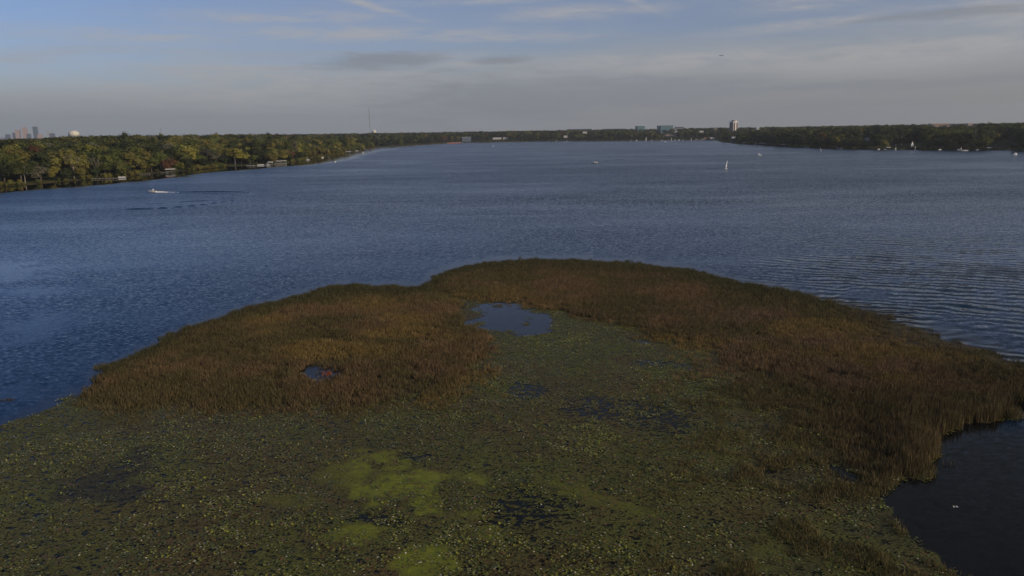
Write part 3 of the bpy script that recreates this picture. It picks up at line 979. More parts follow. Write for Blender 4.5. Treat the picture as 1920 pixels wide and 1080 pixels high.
def trunk_mesh(name, seed):
    r = random.Random(seed)
    b = MB()
    b.tube((0, 0, -0.04), (0.01, 0, 0.3), 0.022, 0.016, 7)
    b.tube((0.01, 0, 0.3), (0, 0.01, 0.6), 0.016, 0.009, 6)
    for i in range(4):
        a = i * 1.6 + r.random(); z = 0.26 + 0.08 * i
        b.tube((0, 0, z), (0.17 * math.cos(a), 0.17 * math.sin(a), z + 0.2), 0.009, 0.004, 5)
    return b.mesh(name, M['bark'])


SHAPES = ['round', 'broad', 'tall', 'ragged', 'low', 'round']
crown_base = {i: crown_mesh('crown', s, 100 + i) for i, s in enumerate(SHAPES)}
trunk_base = [trunk_mesh('trunk', i) for i in range(2)]
crownM = {}
woodT = []; woodKey = []
FK = list(FOL)
for i, s in enumerate(SHAPES):
    for k in FK:
        me = crown_base[i].copy(); me.materials.append(MF[k])
        crownM[(i, k)] = me
        woodKey.append((i, k)); woodT.append(me)
shr = crown_mesh('shrub', 'low', 300, 30)
shrT = []
for k in ('olive', 'yellow', 'green', 'rust'):
    me = shr.copy(); me.materials.append(MF[k]); shrT.append(me)

def ground_D(px, py, dmax):
    """depth at which the sight line meets the land"""
    D = at(px, py + 4)[1]
    Ds_ = np.arange(max(D, 300), dmax, 4.0)
    P = np.array([atY(px, py, q) for q in Ds_]) if len(Ds_) else np.zeros((0, 3))
    if not len(P): return dmax
    h_ = land_h(P[:, 0], P[:, 1], shore_d(P[:, 0], P[:, 1]))
    hit = np.nonzero(P[:, 2] <= h_)[0]
    return float(Ds_[hit[0]]) if len(hit) else dmax


HS = {  # px span, top row, visible base row, farthest depth
    'pavilion': (866, 883, 256.8, 265.5, 2320), 'long': (924, 940, 257.6, 261.5, 2400), 'red_roof': (943, 951.5, 256.5, 260.5, 2400),
    'boxy': (1057, 1063.5, 254.5, 259, 2480), 'up': (1093, 1100, 247.0, 249.5, 2750), 'cream': (1248, 1256, 251.0, 256, 2450), 'cream2': (1258, 1266, 251.5, 254, 2500),
    'flat': (1312, 1319, 245.5, 247.5, 2600), 'boat_red': (1320, 1326, 257.6, 262, 2150), 'boat_white': (1331, 1340, 257.8, 260.8, 2150), 'pale': (1373, 1379, 255.4, 257.4, 1700),
    'gable': (1624, 1629.5, 257.0, 264, 1250), 'garage': (1629.6, 1632.6, 258.6, 262, 1252), 'dark': (1879, 1897, 263.6, 270, 1050)}
HD = {k: ground_D((v[0] + v[1]) / 2, v[3], v[4]) for k, v in HS.items()}
CLEARS = [(v[0], v[1], v[3], HD[k]) for k, v in HS.items()]
CLEARS += [(0, 12, 261.5, 9000), (12, 76, 259.5, 9000), (86, 100, 257.5, 9000), (128, 148, 253.5, 2480)]
CLEARS += [(1266, 1276, 246, 2800), (1340, 1344, 245.5, 2450), (1419, 1424, 243, 2750), (1373, 1386, 247, 2550), (1235, 1262, 249.5, 2900), (1194, 1208, 248, 3100), (1748, 1780, 237.5, 2600), (1815, 1828, 239, 2200),
           (1707, 1724, 278, 1100)]
MARKS = [(1679.5, 272.5), (1690.5, 271), (1708.5, 272), (1866.5, 272)]
MD = [ground_D(x_, y_ + 2.5, 1150) for x_, y_ in MARKS]
CLEARS += [(x_ - .5, x_ + .5, y_ + 2, d_) for (x_, y_), d_ in zip(MARKS, MD)]

# candidate positions, denser near the water
cand = []
d = 430.0
while d < 9500:
    s = max(12.5, 0.0095 * d)
    half = R(43 if d < 4000 else 40)
    nn = int(2 * half * d / s)
    a = np.linspace(-half, half, nn) + rng.uniform(-.35, .35, nn) * s / d
    q = d + rng.uniform(-.38, .38, nn) * s
    cand.append(np.stack([q * np.sin(a), q * np.cos(a)], 1))
    d += s
cand = np.concatenate(cand)
sdt = shore_d(cand[:, 0], cand[:, 1])
pxc, pyc, _ = proj(np.concatenate([cand, np.zeros((len(cand), 1))], 1))
mn = np.where((pxc > 700) & (pxc < 870), 22.0, 2.0)
mn = np.where((pxc > 424) & (pxc < 462), 16.0, mn)
mn = np.where((pxc > 870) & (pxc < 1350), 8.0, mn)
ok = (sdt > mn)
# clearings for the buildings on the far shore
CLEAR = [at(873, 267.4), at(935, 266)]
cand = cand[ok]; sdt = sdt[ok]; pxc = pxc[ok]
dist = np.hypot(cand[:, 0], cand[:, 1])
base = land_h(cand[:, 0], cand[:, 1], sdt)
n = len(cand)
hue = fbm(cand[:, 0] / 45 + 7, cand[:, 1] / 45, 3)
right = cand[:, 0] > 0.19 * cand[:, 1]
prob = np.zeros((n, 6))
yel = sstep(-sdt, -40, -5)
prob[:, 0] = np.where(right | (dist > 1500), 11.0, 2.2 + 1.5 * sstep(sdt, 30, 90))  # mostly dark foliage on the right, shade of that shore put into the colour
prob[:, 1] = np.where(right, 3.0, 3.0)
prob[:, 2] = np.where(right, 0.9, 2.2)
prob[:, 3] = np.where(right, 0.35, 0.35 + 2.0 * yel) * (1 - 0.6 * sstep(dist, 1300, 2000))
prob[:, 4] = np.where(right, 0.1, 0.25)
prob[:, 5] = np.where(right, 0.1, 0.3)
cp = np.cumsum(prob, 1); cp /= cp[:, -1:]
pick = (rng.random(n)[:, None] > cp).sum(1)
shp = rng.choice(6, n, p=[.25, .22, .1, .15, .12, .16])
shp = np.where((sdt < 14) & (rng.random(n) < 0.8), 4, shp)
ht = rng.uniform(16, 24, n) * np.where(shp == 2, 1.15, 1.0) * np.where(shp == 4, 0.78, 1.0)
ht = ht * np.where((sdt < 12) & ~right, 0.82, 1.0) * (0.92 + 0.2 * fbm(cand[:, 0] / 120, cand[:, 1] / 120 + 40, 2))
ht = np.where(dist > 1700, ht * 0.93, ht)
wd_ = ht * rng.uniform(1.15, 1.7, n) * np.where(shp == 2, 0.72, 1.0) * np.where(dist > 2500, 1.5, 1.0)
# keep the far skyline level: trim what would rise too high above eye level
lim = 32.0 + np.where(dist < 1500, 1.5 + 7.0 * rng.random(n) ** 2, 1.2 + 1.6 * rng.random(n)) + 0.0006 * dist
ht = np.minimum(ht, np.maximum(lim - base, 6))
for cx0, cx1, cyb, cD in CLEARS:
    k_ = 0.5 * wd_ * F / np.maximum(dist, 1)
    tx_, ty_, _w = proj(np.stack([cand[:, 0], cand[:, 1], base + ht], 1))
    zc = 32 - (cyb + 0.2 - (HOR + (960 - tx_) * ROLL)) * cand[:, 1] / F
    m_ = (tx_ + k_ > cx0) & (tx_ - k_ < cx1) & (cand[:, 1] < cD + 14)
    ht = np.where(m_, np.minimum(ht, np.maximum(zc - base, 0.5)), ht)
ok = ht > 3.0
cand, sdt, pxc, dist, base, hue, right, pick, shp, ht, wd_ = [q[ok] for q in (cand, sdt, pxc, dist, base, hue, right, pick, shp, ht, wd_)]
wd_ = np.minimum(wd_, ht * 1.6)
n = len(cand)
# how much of each tree shows (front to back sweep over picture columns)
top = np.stack([cand[:, 0], cand[:, 1], base + ht * 0.95], 1)
tx, ty, tw = proj(top); bx_, by_, _ = proj(np.stack([cand[:, 0], cand[:, 1], base], 1))
cols = np.full(2400, 2000.0)
vis = np.zeros(n)
for i in np.argsort(dist):
    if dist[i] > 2600: break
    hw = wd_[i] * 0.33 * F / tw[i]
    a = int(tx[i] - hw) + 200; b = int(tx[i] + hw) + 201
    if b < 200 or a >= 2120: continue
    a = max(a, 200); b = min(b, 2120)
    if b <= a: continue
    seg = cols[a:b]
    vis[i] = np.clip(np.minimum(seg, by_[i]) - ty[i], 0, None).sum()
    cols[a:b] = np.minimum(seg, ty[i])
NIND = 290
best = np.argsort(-vis)[:NIND]
isind = np.zeros(n, bool); isind[best] = True

LM = [(-99, 120, 'left of the sandy gap'), (120, 188, 'near the white-limbed bare tree'), (188, 242, 'behind the low dock'), (242, 300, 'right of the low dock'),
      (300, 345, 'behind the first boat lift'), (345, 424, 'left of the lawn'), (424, 480, 'beside the lawn pole'), (480, 545, 'behind the white docks'),
      (545, 600, 'behind the lone pontoon'), (600, 665, 'on the wooded point'), (665, 760, 'under the tall mast'), (760, 870, 'above the red wall'),
      (870, 1010, 'by the long white buildings'), (1010, 1180, 'under the flat skyline'), (1180, 1300, 'below the teal offices'), (1300, 1365, 'at the bay head'),
      (1365, 1440, 'below the brown tower'), (1440, 1530, 'right of the brown tower'), (1530, 1610, 'left of the white house'), (1610, 1690, 'around the white house'),
      (1690, 1740, 'around the triangular sail'), (1740, 1800, 'below the long tan building'), (1800, 1860, 'below the pinkish building'), (1860, 2200, 'around the dark-roofed house')]
SHN = {0: 'round', 1: 'broad', 2: 'slender', 3: 'ragged', 4: 'bushy', 5: 'round'}
ORD = ['first', 'second', 'third', 'fourth', 'fifth', 'sixth', 'seventh', 'eighth', 'ninth', 'tenth', 'eleventh', 'twelfth']
groups = {}
for i in best:
    lm = next((t for a, b, t in LM if a <= tx[i] < b), LM[-1][2])
    row = "on the waterline" if sdt[i] < 14 else ('in second row' if sdt[i] < 40 else 'upslope')
    groups.setdefault((FOL[FK[pick[i]]][0], SHN[int(shp[i])], row, lm), []).append(i)
ntree = 0
for (cn, sn, row, lm), L in groups.items():
    L.sort(key=lambda i: tx[i])
    for j, i in enumerate(L):
        lab = f'{cn} {sn} tree {row} {lm}'
        if len(L) > 1:
            lab += f', {ORD[min(j, 11)]} from left'
        t = thing('broadleaf_tree', lab, 'tree', (cand[i, 0], cand[i, 1], base[i]), rng.uniform(0, 6.28), 'trees along the lake shore')
        t.scale = (wd_[i], wd_[i], ht[i])
        tr_ = bpy.data.objects.new('trunk', trunk_base[i % 2]); C.objects.link(tr_); tr_.parent = t
        cr_ = bpy.data.objects.new('crown', crownM[(int(shp[i]), FK[pick[i]])]); C.objects.link(cr_); cr_.parent = t
        ntree += 1
rest = ~isind
m_ = rest.sum()
o = scatter('woodland', np.stack([cand[rest, 0], cand[rest, 1], base[rest]], 1), np.stack([np.zeros(m_), np.zeros(m_), rng.uniform(0, 6.28, m_)], 1),
            np.stack([wd_[rest], wd_[rest], ht[rest]], 1), shp[rest] * 6 + pick[rest], woodT)
o['label'] = 'unbroken woodland covering the land behind the shore'
print('trees', ntree, 'woodland', m_)

# shoreline shrubs
pts = []
L = lake
for i in range(len(SHORE_PX) - 1):
    a, b = L[i], L[i + 1]
    seg = b - a; ln = np.linalg.norm(seg); nv = np.array([-seg[1], seg[0]]) / ln
    if (shore_d(np.array([(a + nv * 3 + seg / 2)[0]]), np.array([(a + nv * 3 + seg / 2)[1]]))[0]) < 0: nv = -nv
    for rowd in (0.3, 1.8, 4.5):
        k = int(ln / 3.0)
        for t in range(k):
            P = a + seg * (t + rng.random()) / k + nv * (rowd + rng.uniform(-1, 1.2))
            pts.append((P[0], P[1], rowd))
pts = np.array(pts)
sx_, sy_, _ = proj(np.concatenate([pts[:, :2], np.zeros((len(pts), 1))], 1))
gap = ((sx_ > 424) & (sx_ < 545)) | ((sx_ > 645) & (sx_ < 1350)) | ((sx_ > 143) & (sx_ < 152))
pts = pts[~gap | (rng.random(len(pts)) < 0.12)]
zb = land_h(pts[:, 0], pts[:, 1], shore_d(pts[:, 0], pts[:, 1]))
pk = fbm(pts[:, 0] / 14, pts[:, 1] / 14, 3)
kp = rng.random(len(pts)) < sstep(pk, 0.25, 0.6); pts = pts[kp]; zb = zb[kp]; pk = pk[kp]
n = len(pts); hs = rng.uniform(1.5, 4.5, n) * (0.6 + 1.1 * pk)
o = scatter('shoreline_shrubs', np.stack([pts[:, 0], pts[:, 1], zb - 0.4], 1), np.stack([0 * hs, 0 * hs, rng.uniform(0, 6.28, n)], 1), np.stack([hs * 1.2, hs * 1.2, hs], 1), rng.choice(4, n, p=[.42, .15, .40, .03]), shrT)
o['label'] = 'low bushes overhanging the water along the shore'


def bare_tree(px, py, hgt, label, seed):
    P = at(px, py); P = P + np.array([P[0], P[1], 0]) / np.hypot(P[0], P[1]) * 10
    t = thing('bare_tree', label, 'tree', (P[0], P[1], 1.0), group='bleached bare trees on the wooded shore')
    r = random.Random(seed)
    b = MB(); b.tube((0, 0, 0), (0.3, 0, hgt * .45), .35, .22, 7); b.build('trunk', M['deadwood'], t)
    for k in range(4):
        lb = MB()
        def grow(p_, d_, ln, rd_, lv):
            q_ = p_ + d_ * ln
            lb.tube(p_, q_, rd_ * .7, rd_ * .4, 5)
            if lv:
                for _ in range(3):
                    grow(q_, (d_ + Vector((r.gauss(0, .38), r.gauss(0, .38), r.uniform(0, .4)))).normalized(), ln * .68, rd_ * .55, lv - 1)
        a = k * 1.57 + r.random()
        grow(Vector((0.3 * k / 4, 0, hgt * (.3 + .04 * k))), Vector((math.cos(a) * .6, math.sin(a) * .6, 1)).normalized(), hgt * .26, .17, 2)
        lb.build('limb', M['deadwood'], t)


bare_tree(182, 336, 17.5, 'bleached bare tree with forked white limbs near the long low dock', 3)
bare_tree(140, 339, 21, 'taller bare pale-limbed tree above the small sandy gap', 9)
bare_tree(48, 347, 13, 'grey leaning bare tree among bushes near the left edge', 14)

# ------------------------------------------------------------------ far buildings
def px_box(x0, x1, ytop, D):
    """ground point, width and height of something spanning x0..x1 with top at ytop at depth D"""
    c = atY((x0 + x1) / 2, ytop, D); l_ = atY(x0, ytop, D); r_ = atY(x1, ytop, D)
    sd = shore_d(np.array([c[0]]), np.array([c[1]]))
    g = float(land_h(np.array([c[0]]), np.array([c[1]]), sd)[0])
    return c[0], c[1], g, r_[0] - l_[0], c[2] - g


def block(name, label, x0, x1, ytop, D, depth, wall, glass, floors, bays, rz=0.0, roofm=None, group=None, band=True, pent=False, cat='building'):
    x, y, g, w_, h_ = px_box(x0, x1, ytop, D)
    t = thing(name, label, cat, (x, y + depth / 2, g), rz, group)
    MB().box((0, 0, h_ / 2 - 1), (w_, depth, h_ + 2)).build('wall', wall, t)
    fh = h_ / floors
    for k in range(floors):
        z = (k + .55) * fh
        if band:
            b = MB().box((0, 0, z), (w_ + .3, depth + .3, fh * .5)); b.build('window_band', glass, t)
        else:
            for j in range(bays):
                bx = -w_ / 2 + (j + .5) * w_ / bays
                f_ = MB().box((bx, -depth / 2 - .06, z), (w_ / bays * .6, .12, fh * .55)).build('window', M['white'], t)
                MB().box((bx, -depth / 2 - .14, z), (w_ / bays * .48, .06, fh * .45)).build('pane', glass, f_)
    if band and bays:
        for j in range(bays + 1):
            bx = -w_ / 2 + j * w_ / bays
            MB().box((bx, -depth / 2 - .3, h_ / 2), (max(.5, w_ / 60), .5, h_)).build('pier', wall, t)
    MB().box((0, 0, h_ + .3), (w_ + .6, depth + .6, .6)).build('parapet', roofm or wall, t)
    if pent:
        MB().box((0, 0, h_ + 2), (w_ * .45, depth * .5, 3.2)).build('roof_plant', M['grey'], t)
    return t


CITY = 'far city skyline above the trees'
D = 9000
M['city_blue'] = M['blue_glass']
for nm, lab, x0, x1, yt, wl, gl, fl in (
        ('office_tower', 'short pale tower at the left end of the far city skyline', 0, 7, 258, M['concrete'], M['blue_glass'], 12),
        ('office_tower', 'low bluish tower second from left in the far city skyline', 9, 16, 252, M['blue_glass'], M['glass'], 14),
        ('office_tower', 'narrow blue-grey tower just left of the first pink tower', 22, 27, 249, M['blue_glass'], M['glass'], 14),
        ('office_tower', 'shorter pinkish skyscraper of the far city skyline', 27, 34, 243.5, M['pink'], M['tan'], 20),
        ('office_tower', 'taller pinkish skyscraper with stepped top in the far city skyline', 40, 48, 240, M['pink'], M['tan'], 22),
        ('office_tower', 'small grey tower between pink and dark blue skyscrapers', 50, 55, 251, M['blue_glass'], M['glass'], 12),
        ('office_tower', 'dark blue-grey slab, the tallest of the far city skyline', 60, 67, 237.5, M['blue_glass'], M['glass'], 24),
        ('office_tower', 'low pinkish tower right of the tall dark slab', 69, 77, 251.5, M['pink'], M['tan'], 12),
        ('office_tower', 'pale topped tower near the right end of the skyline', 87, 93, 246, M['white'], M['blue_glass'], 10),
        ('office_tower', 'squat blue tower at the right end of the far city skyline', 93, 100, 250, M['blue_glass'], M['glass'], 10)):
    t = block(nm, lab, x0, x1, yt, D, 38, wl, gl, fl, 4, 0.25, group=CITY)
    if 'stepped' in lab:
        w__ = px_box(x0, x1, yt, D)
        MB().box((0, 0, w__[4] + 5), (w__[3] * .6, 22, 10)).build('setback', M['pink'], t)

# brown and white apartment tower
x, y, g, w_, h_ = px_box(1370, 1386, 227.5, 2600)
t = thing('apartment_tower', 'brown tower block with white vertical stripe and white top band', 'building', (x, y + 12, g), R(25))
W_ = 21.0; DP = 19.0
MB().box((0, 0, h_ / 2 - 1), (W_, DP, h_ + 2)).build('wall', M['brick'], t)
MB().box((0, -DP / 2 - .25, h_ / 2 + 2.0), (4.6, 1.0, h_ + 4.5)).build('white_pier', M['white'], t)
MB().box((0, 0, h_ - 2.2), (W_ + .9, DP + .9, 3.4)).build('top_band', M['white'], t)
MB().box((W_ / 2 - .5, -DP / 2 - .1, h_ / 2), (1.4, .7, h_)).build('white_pier', M['white'], t)
MB().box((-W_ / 2 + .5, -DP / 2 - .1, h_ / 2), (1.4, .7, h_)).build('white_pier', M['white'], t)
MB().box((0, 1, h_ + 1.8), (11, 9, 3.6)).build('roof_plant', M['brick'], t)
for sx in (-1,):
    for q in (-5.5, 0, 5.5):
        MB().box((sx * (W_ / 2 + .2), q, h_ / 2 - 2), (.5, 2.6, h_ - 5)).build('window_strip', M['blue_glass'], t)
for k in range(12):
    for q in (-6, 6):
        MB().box((q, -DP / 2 - .12, 3 + k * (h_ - 8) / 12), (4.2, .25, 1.3)).build('window', M['glass'], t)

block('glass_office', 'wide teal glass office block above the far trees', 1236, 1261, 235.5, 3000, 34, M['teal_glass'], M['blue_glass'], 8, 8, R(16), M['dark'])
block('glass_office', 'small teal glass office block on the skyline', 1194, 1208, 236.5, 3200, 26, M['teal_glass'], M['blue_glass'], 7, 4, R(16), M['dark'])
block('office_block', 'grey stepped office block joined right of the teal glass block', 1268, 1282, 238, 3150, 30, M['grey'], M['glass'], 5, 4)
block('pale_building', 'low white building in front of the grey stepped office', 1266, 1276, 243, 2850, 18, M['white'], M['glass'], 2, 3)
block('flat_building', 'long low bluish building on the skyline, left one', 1064, 1109, 242.0, 4200, 40, M['blue_glass'], M['glass'], 3, 8)
block('flat_building', 'long low bluish building on the skyline, right one', 1131, 1172, 241.6, 4200, 40, M['blue_glass'], M['glass'], 3, 8)
block('flat_building', 'low grey-blue building right of the brown tower', 1406, 1418, 239.5, 3000, 25, M['blue_glass'], M['glass'], 3, 4)
block('pale_building', 'small white-ended building beside the low grey-blue one', 1419, 1424, 239, 2800, 14, M['white'], M['glass'], 3, 2, band=False)
block('pale_building', 'small cream building left of the brown tower', 1340, 1344, 241.0, 2500, 14, M['tan'], M['glass'], 3, 2, band=False)
block('long_building', 'long tan building with a reddish roof on the right horizon', 1748, 1780, 231.8, 2700, 30, M['tan'], M['brick'], 2, 8, roofm=M['brick'])
block('office_block', 'dark grey flat building left of the pinkish square one', 1790, 1812, 231.8, 2800, 30, M['blue_glass'], M['glass'], 2, 5, roofm=M['grey'])
block('square_building', 'pinkish square building near a red sign on the horizon', 1816, 1825, 231.5, 2300, 18, M['tan'], M['tan'], 3, 3)
block('brick_building', 'small red brick building right of the pinkish square one', 1825, 1828, 233.5, 2310, 12, M['brick'], M['glass'], 2, 2, band=False)

# lakeside buildings
def house(label, key, depth, wall, roofc, fl=1, bays=3, pitched=True, cat='house', name='house'):
    x0, x1, ytop, yb, _ = HS[key]
    D = HD[key]
    x, y, g, w_, h_ = px_box(x0, x1, ytop, D)
    vis_h = h_ + g - atY((x0 + x1) / 2, yb, D)[2]
    t = thing(name, label, cat, (x, y + depth / 2, g))
    rh = vis_h * (.3 if pitched else .06)
    wh = h_ - rh
    MB().box((0, 0, wh / 2 - .5), (w_, depth, wh + 1)).build('wall', wall, t)
    if pitched:
        b = MB(); z0, z1 = wh, h_
        xs = w_ / 2 + .5; ys = depth / 2 + .6
        b.add([(-xs, -ys, z0), (xs, -ys, z0), (xs, ys, z0), (-xs, ys, z0), (-xs, 0, z1), (xs, 0, z1)], [(0, 1, 5, 4), (2, 3, 4, 5), (0, 4, 3), (1, 2, 5), (0, 3, 2, 1)])
        b.build('roof', roofc, t)
    else:
        MB().box((0, 0, wh + .3), (w_ + .8, depth + .8, .6)).build('roof', roofc, t)
    vw = vis_h - rh
    for k in range(fl):
        for j in range(bays):
            bx = -w_ / 2 + (j + .5) * w_ / bays; z = wh - vw + vw * (k + .55) / fl
            f_ = MB().box((bx, -depth / 2 - .05, z), (w_ / bays * .45, .1, vw / fl * .5)).build('window', M['white'], t)
            MB().box((bx, -depth / 2 - .12, z), (w_ / bays * .36, .06, vw / fl * .4)).build('pane', M['glass'], f_)
    return t


def px_depth(px, py):
    return at(px, py)[1]


house('pale blue and white flat-roofed lakeside pavilion behind the red beach wall', 'pavilion', 16, M['blue_glass'], M['white'], 1, 5, False, name='pavilion', cat='pavilion')
house('long white lakeside building, the wider of two on the far shore', 'long', 12, M['white'], M['roof'], 1, 5, False, name='long_house')
house('white lakeside building with a reddish roof beside the long white one', 'red_roof', 12, M['white'], M['brick'], 1, 3, True)
house('white boxy house low in the far trees below the flat buildings', 'boxy', 10, M['white'], M['white'], 1, 3, False)
house('small white house up in the far trees below the flat buildings', 'up', 10, M['white'], M['white'], 1, 2, False)
house('cream house in trees below the teal glass block', 'cream', 10, M['tan'], M['roof'], 1, 3)
house('low cream house right of the one below the teal block', 'cream2', 10, M['tan'], M['roof'], 1, 3)
house('white flat house in trees between the teal block and tower', 'flat', 10, M['white'], M['white'], 1, 2, False)
house('red-roofed boathouse at the head of the bay', 'boat_red', 8, M['brick'], M['red'], 1, 2, name='boathouse', cat='boathouse')
house('white boathouse at the head of the bay by the dark point', 'boat_white', 8, M['white'], M['white'], 1, 3, False, name='boathouse', cat='boathouse')
house('small pale house at the shore below the brown tower', 'pale', 8, M['white'], M['roof'], 1, 2)
house('white gabled house high among the trees of the right shore', 'gable', 9, M['white'], M['brick'], 2, 2, False)
house('reddish garage beside the white house of the right shore', 'garage', 8, M['tan'], M['brick'], 1, 1)
house('dark grey-roofed house with white gable ends at far right', 'dark', 10, M['grey'], M['roof'], 1, 4)

# red beach wall
a = at(838, 270.0); b = at(864, 268.4)
t = thing('beach_wall', 'low reddish retaining wall along the far beach', 'wall', ((a[0] + b[0]) / 2, (a[1] + b[1]) / 2 + 14, 0.2), math.atan2(b[1] - a[1], b[0] - a[0]))
ln = float(np.linalg.norm(b - a))
for k in range(12):
    MB().box((-ln / 2 + (k + .5) * ln / 12, 0, 1.6 - .05 * (k % 3)), (ln / 12 - .3, 1.0, 3.2)).build('panel', M['red'], t)

# water towers
def tank(label, px, ytop, D, wpx, kind='dome', name='water_tower', cat='water tower'):
    x, y, g, w_, h_ = px_box(px - wpx / 2, px + wpx / 2, ytop, D)
    t = thing(name, label, cat, (x, y, g))
    r_ = w_ / 2
    if kind == 'dome':
        th = r_ * .62
        MB().lathe([(r_ * .98, h_ - th - 8), (r_, h_ - th), (r_ * .93, h_ - th * .62), (r_ * .72, h_ - th * .25), (r_ * .4, h_ - th * .06), (0.3, h_)], 28).build('tank', M['metal_tank'], t, True)
        MB().lathe([(r_ * .8, -2), (r_ * .8, h_ - th - 8.2)], 24).build('base', M['concrete'], t)
    else:
        MB().lathe([(r_ * .2, h_ - 2 * r_), (r_ * .7, h_ - r_ * 1.7), (r_, h_ - r_), (r_ * .9, h_ - r_ * .5), (r_ * .5, h_ - r_ * .12), (.2, h_)], 18).build('tank', M['metal_tank'], t, True)
        MB().lathe([(r_ * .34, -2), (r_ * .16, 4), (r_ * .18, h_ - 1.9 * r_)], 10).build('stem', M['metal_tank'], t)
    return t


tank('large cream domed water tank rising above the left wood', 137.5, 244.6, 2500, 19)
tank('white ball water tower beside the tall mast', 701, 242.8, 4300, 8.5, 'ball')
tank('tiny white water tower on the skyline above the long white buildings', 965.5, 241.6, 4500, 3.4, 'ball')
tank('small white water tower right of the brown tower', 1433, 237.6, 2900, 4.2, 'ball')
tank('small white water tower near the right edge of the horizon', 1855, 226.5, 3100, 3.8, 'ball')

# masts
def mast(label, px, ytop, D, wdt, guys=True):
    x, y, g, _, h_ = px_box(px - 1, px + 1, ytop, D)
    t = thing('radio_mast', label, 'mast', (x, y, g))
    cs = [(wdt * math.cos(k * 2.094), wdt * math.sin(k * 2.094)) for k in range(3)]
    for c in cs:
        MB().tube((c[0], c[1], 0), (c[0], c[1], h_), wdt * .22, wdt * .2, 5).build('leg', M['grey'], t)
    b = MB(); nb = 40
    for k in range(nb):
        z0, z1 = h_ * k / nb, h_ * (k + 1) / nb
        for q in range(3):
            c0, c1 = cs[q], cs[(q + 1) % 3]
            b.tube((c0[0], c0[1], z0), (c1[0], c1[1], z1), wdt * .1, n=4); b.tube((c0[0], c0[1], z0), (c1[0], c1[1], z0), wdt * .1, n=4)
    b.build('lattice', M['grey'], t)
    MB().tube((0, 0, h_), (0, 0, h_ + wdt * 4), wdt * .2, .1, 5).build('antenna', M['dark'], t)
    if guys:
        for q in range(3):
            for zf in (.45, .9):
                MB().tube((0, 0, h_ * zf), (h_ * .6 * math.cos(q * 2.1 + .4), h_ * .6 * math.sin(q * 2.1 + .4), -1), .07, n=4).build('guy_wire', M['dark'], t)
    return t


mast('tall thin guyed radio mast behind the far shore', 691.5, 202, 3800, 1.7)
mast('short antenna mast rising over the left wood', 301, 240, 1900, .75, False)

# pole and flag-like poles on shores
def pole(px, py, hgt, label, rad=.16, back=2.0, mat='white'):
    P = at(px, py); u_ = P / np.linalg.norm(P[:2]); P = P + np.array([u_[0], u_[1], 0]) * back
    t = thing('flagpole', label, 'pole', (P[0], P[1], 0.2), group='white poles along the shore')
    MB().lathe([(rad * 3, 0), (rad * 3, .25), (rad, .3), (rad * .6, hgt)], 8).build('pole', M[mat], t)
    MB().lathe([(.02, 0), (rad * 1.6, rad * 1.5), (.02, rad * 3)], 8, (0, 0, hgt)).build('finial', M[mat], t)
    return t


pole(469.5, 310, 9.5, 'tall white pole on the lawn behind the first white dock', .2, 12)
pole(441.5, 311, 7.5, 'thin pale pole at the left end of the lawn', .12, 8)
pole(1057.2 + 7, 264.8, 24, 'tall pale pole above the white boxy house', .25, 16)
pole(979.5, 265.6, 22, 'pale pole on the far shore right of the long white buildings', .22, 20)
pole(1825.6, 281.6, 26, 'thin pole below the pinkish square building', .14, 60)

# ------------------------------------------------------------------ docks, lifts and boats
def dock(px, py, ln, label, rz, w_=1.6, arm=0.0, back=0.0, col='wood'):
    P = at(px, py)
    t = thing('dock', label, 'dock', (P[0], P[1], 0), rz, 'docks along the shore')
    nb_ = max(4, int(ln / 2.5))
    for k in range(nb_):
        MB().box((-ln / 2 + (k + .5) * ln / nb_, 0, .72), (ln / nb_ - .06, w_, .16)).build('deck_panel', M[col], t)
    for k in range(nb_ + 1):
        for s in (-1, 1):
            MB().tube((-ln / 2 + k * ln / nb_ * .999, s * w_ * .45, -1), (-ln / 2 + k * ln / nb_ * .999, s * w_ * .45, 1.25), .07, n=5).build('post', M['grey'], t)
    if arm:
        MB().box((ln * .3, -arm / 2 - w_ / 2, .72), (w_, arm, .16)).build('deck_panel', M[col], t)
    return t


def boat_lift(px, py, label, rz=0.0, canopy='white', L_=7.0):
    P = at(px, py)
    t = thing('boat_lift', label, 'boat lift', (P[0], P[1], 0), rz, 'boat lifts along the shore')
    for sx in (-1, 1):
        for sy in (-1, 1):
            MB().tube((sx * L_ * .42, sy * 1.5, -1), (sx * L_ * .42, sy * 1.5, 3.0), .07, n=6).build('post', M['grey'], t)
    b = MB(); secs = []
    for s in range(2):
        X_ = (-1 if s == 0 else 1) * L_ / 2
        secs.append([(X_, -1.8, 3.0), (X_, -1.5, 3.35), (X_, 0, 3.65), (X_, 1.5, 3.35), (X_, 1.8, 3.0), (X_, 0, 3.2)])
    b.loft(secs); b.build('canopy', M[canopy], t)
    MB().box((0, -1.5, 1.1), (L_ * .84, .12, .12)).box((0, 1.5, 1.1), (L_ * .84, .12, .12)).build('rail', M['grey'], t)
    return t


def hull_secs(L_, B, Hh, zb=-0.15):
    secs = []
    for u_, bw, sh_ in ((-.5, .88, .92), (-.25, 1, .92), (.05, 1, .95), (.3, .72, 1.04), (.44, .34, 1.12), (.5, .05, 1.18)):
        x = u_ * L_; hb = B / 2 * bw
        secs.append([(x, -hb, zb + Hh * sh_), (x, -hb * .8, zb + Hh * .25), (x, 0, zb - .1 + (0.25 * Hh if u_ > .4 else 0)), (x, hb * .8, zb + Hh * .25), (x, hb, zb + Hh * sh_), (x, hb * .8, zb + Hh * sh_ - .06), (x, 0, zb + Hh * sh_ - .1), (x, -hb * .8, zb + Hh * sh_ - .06)])
    return secs


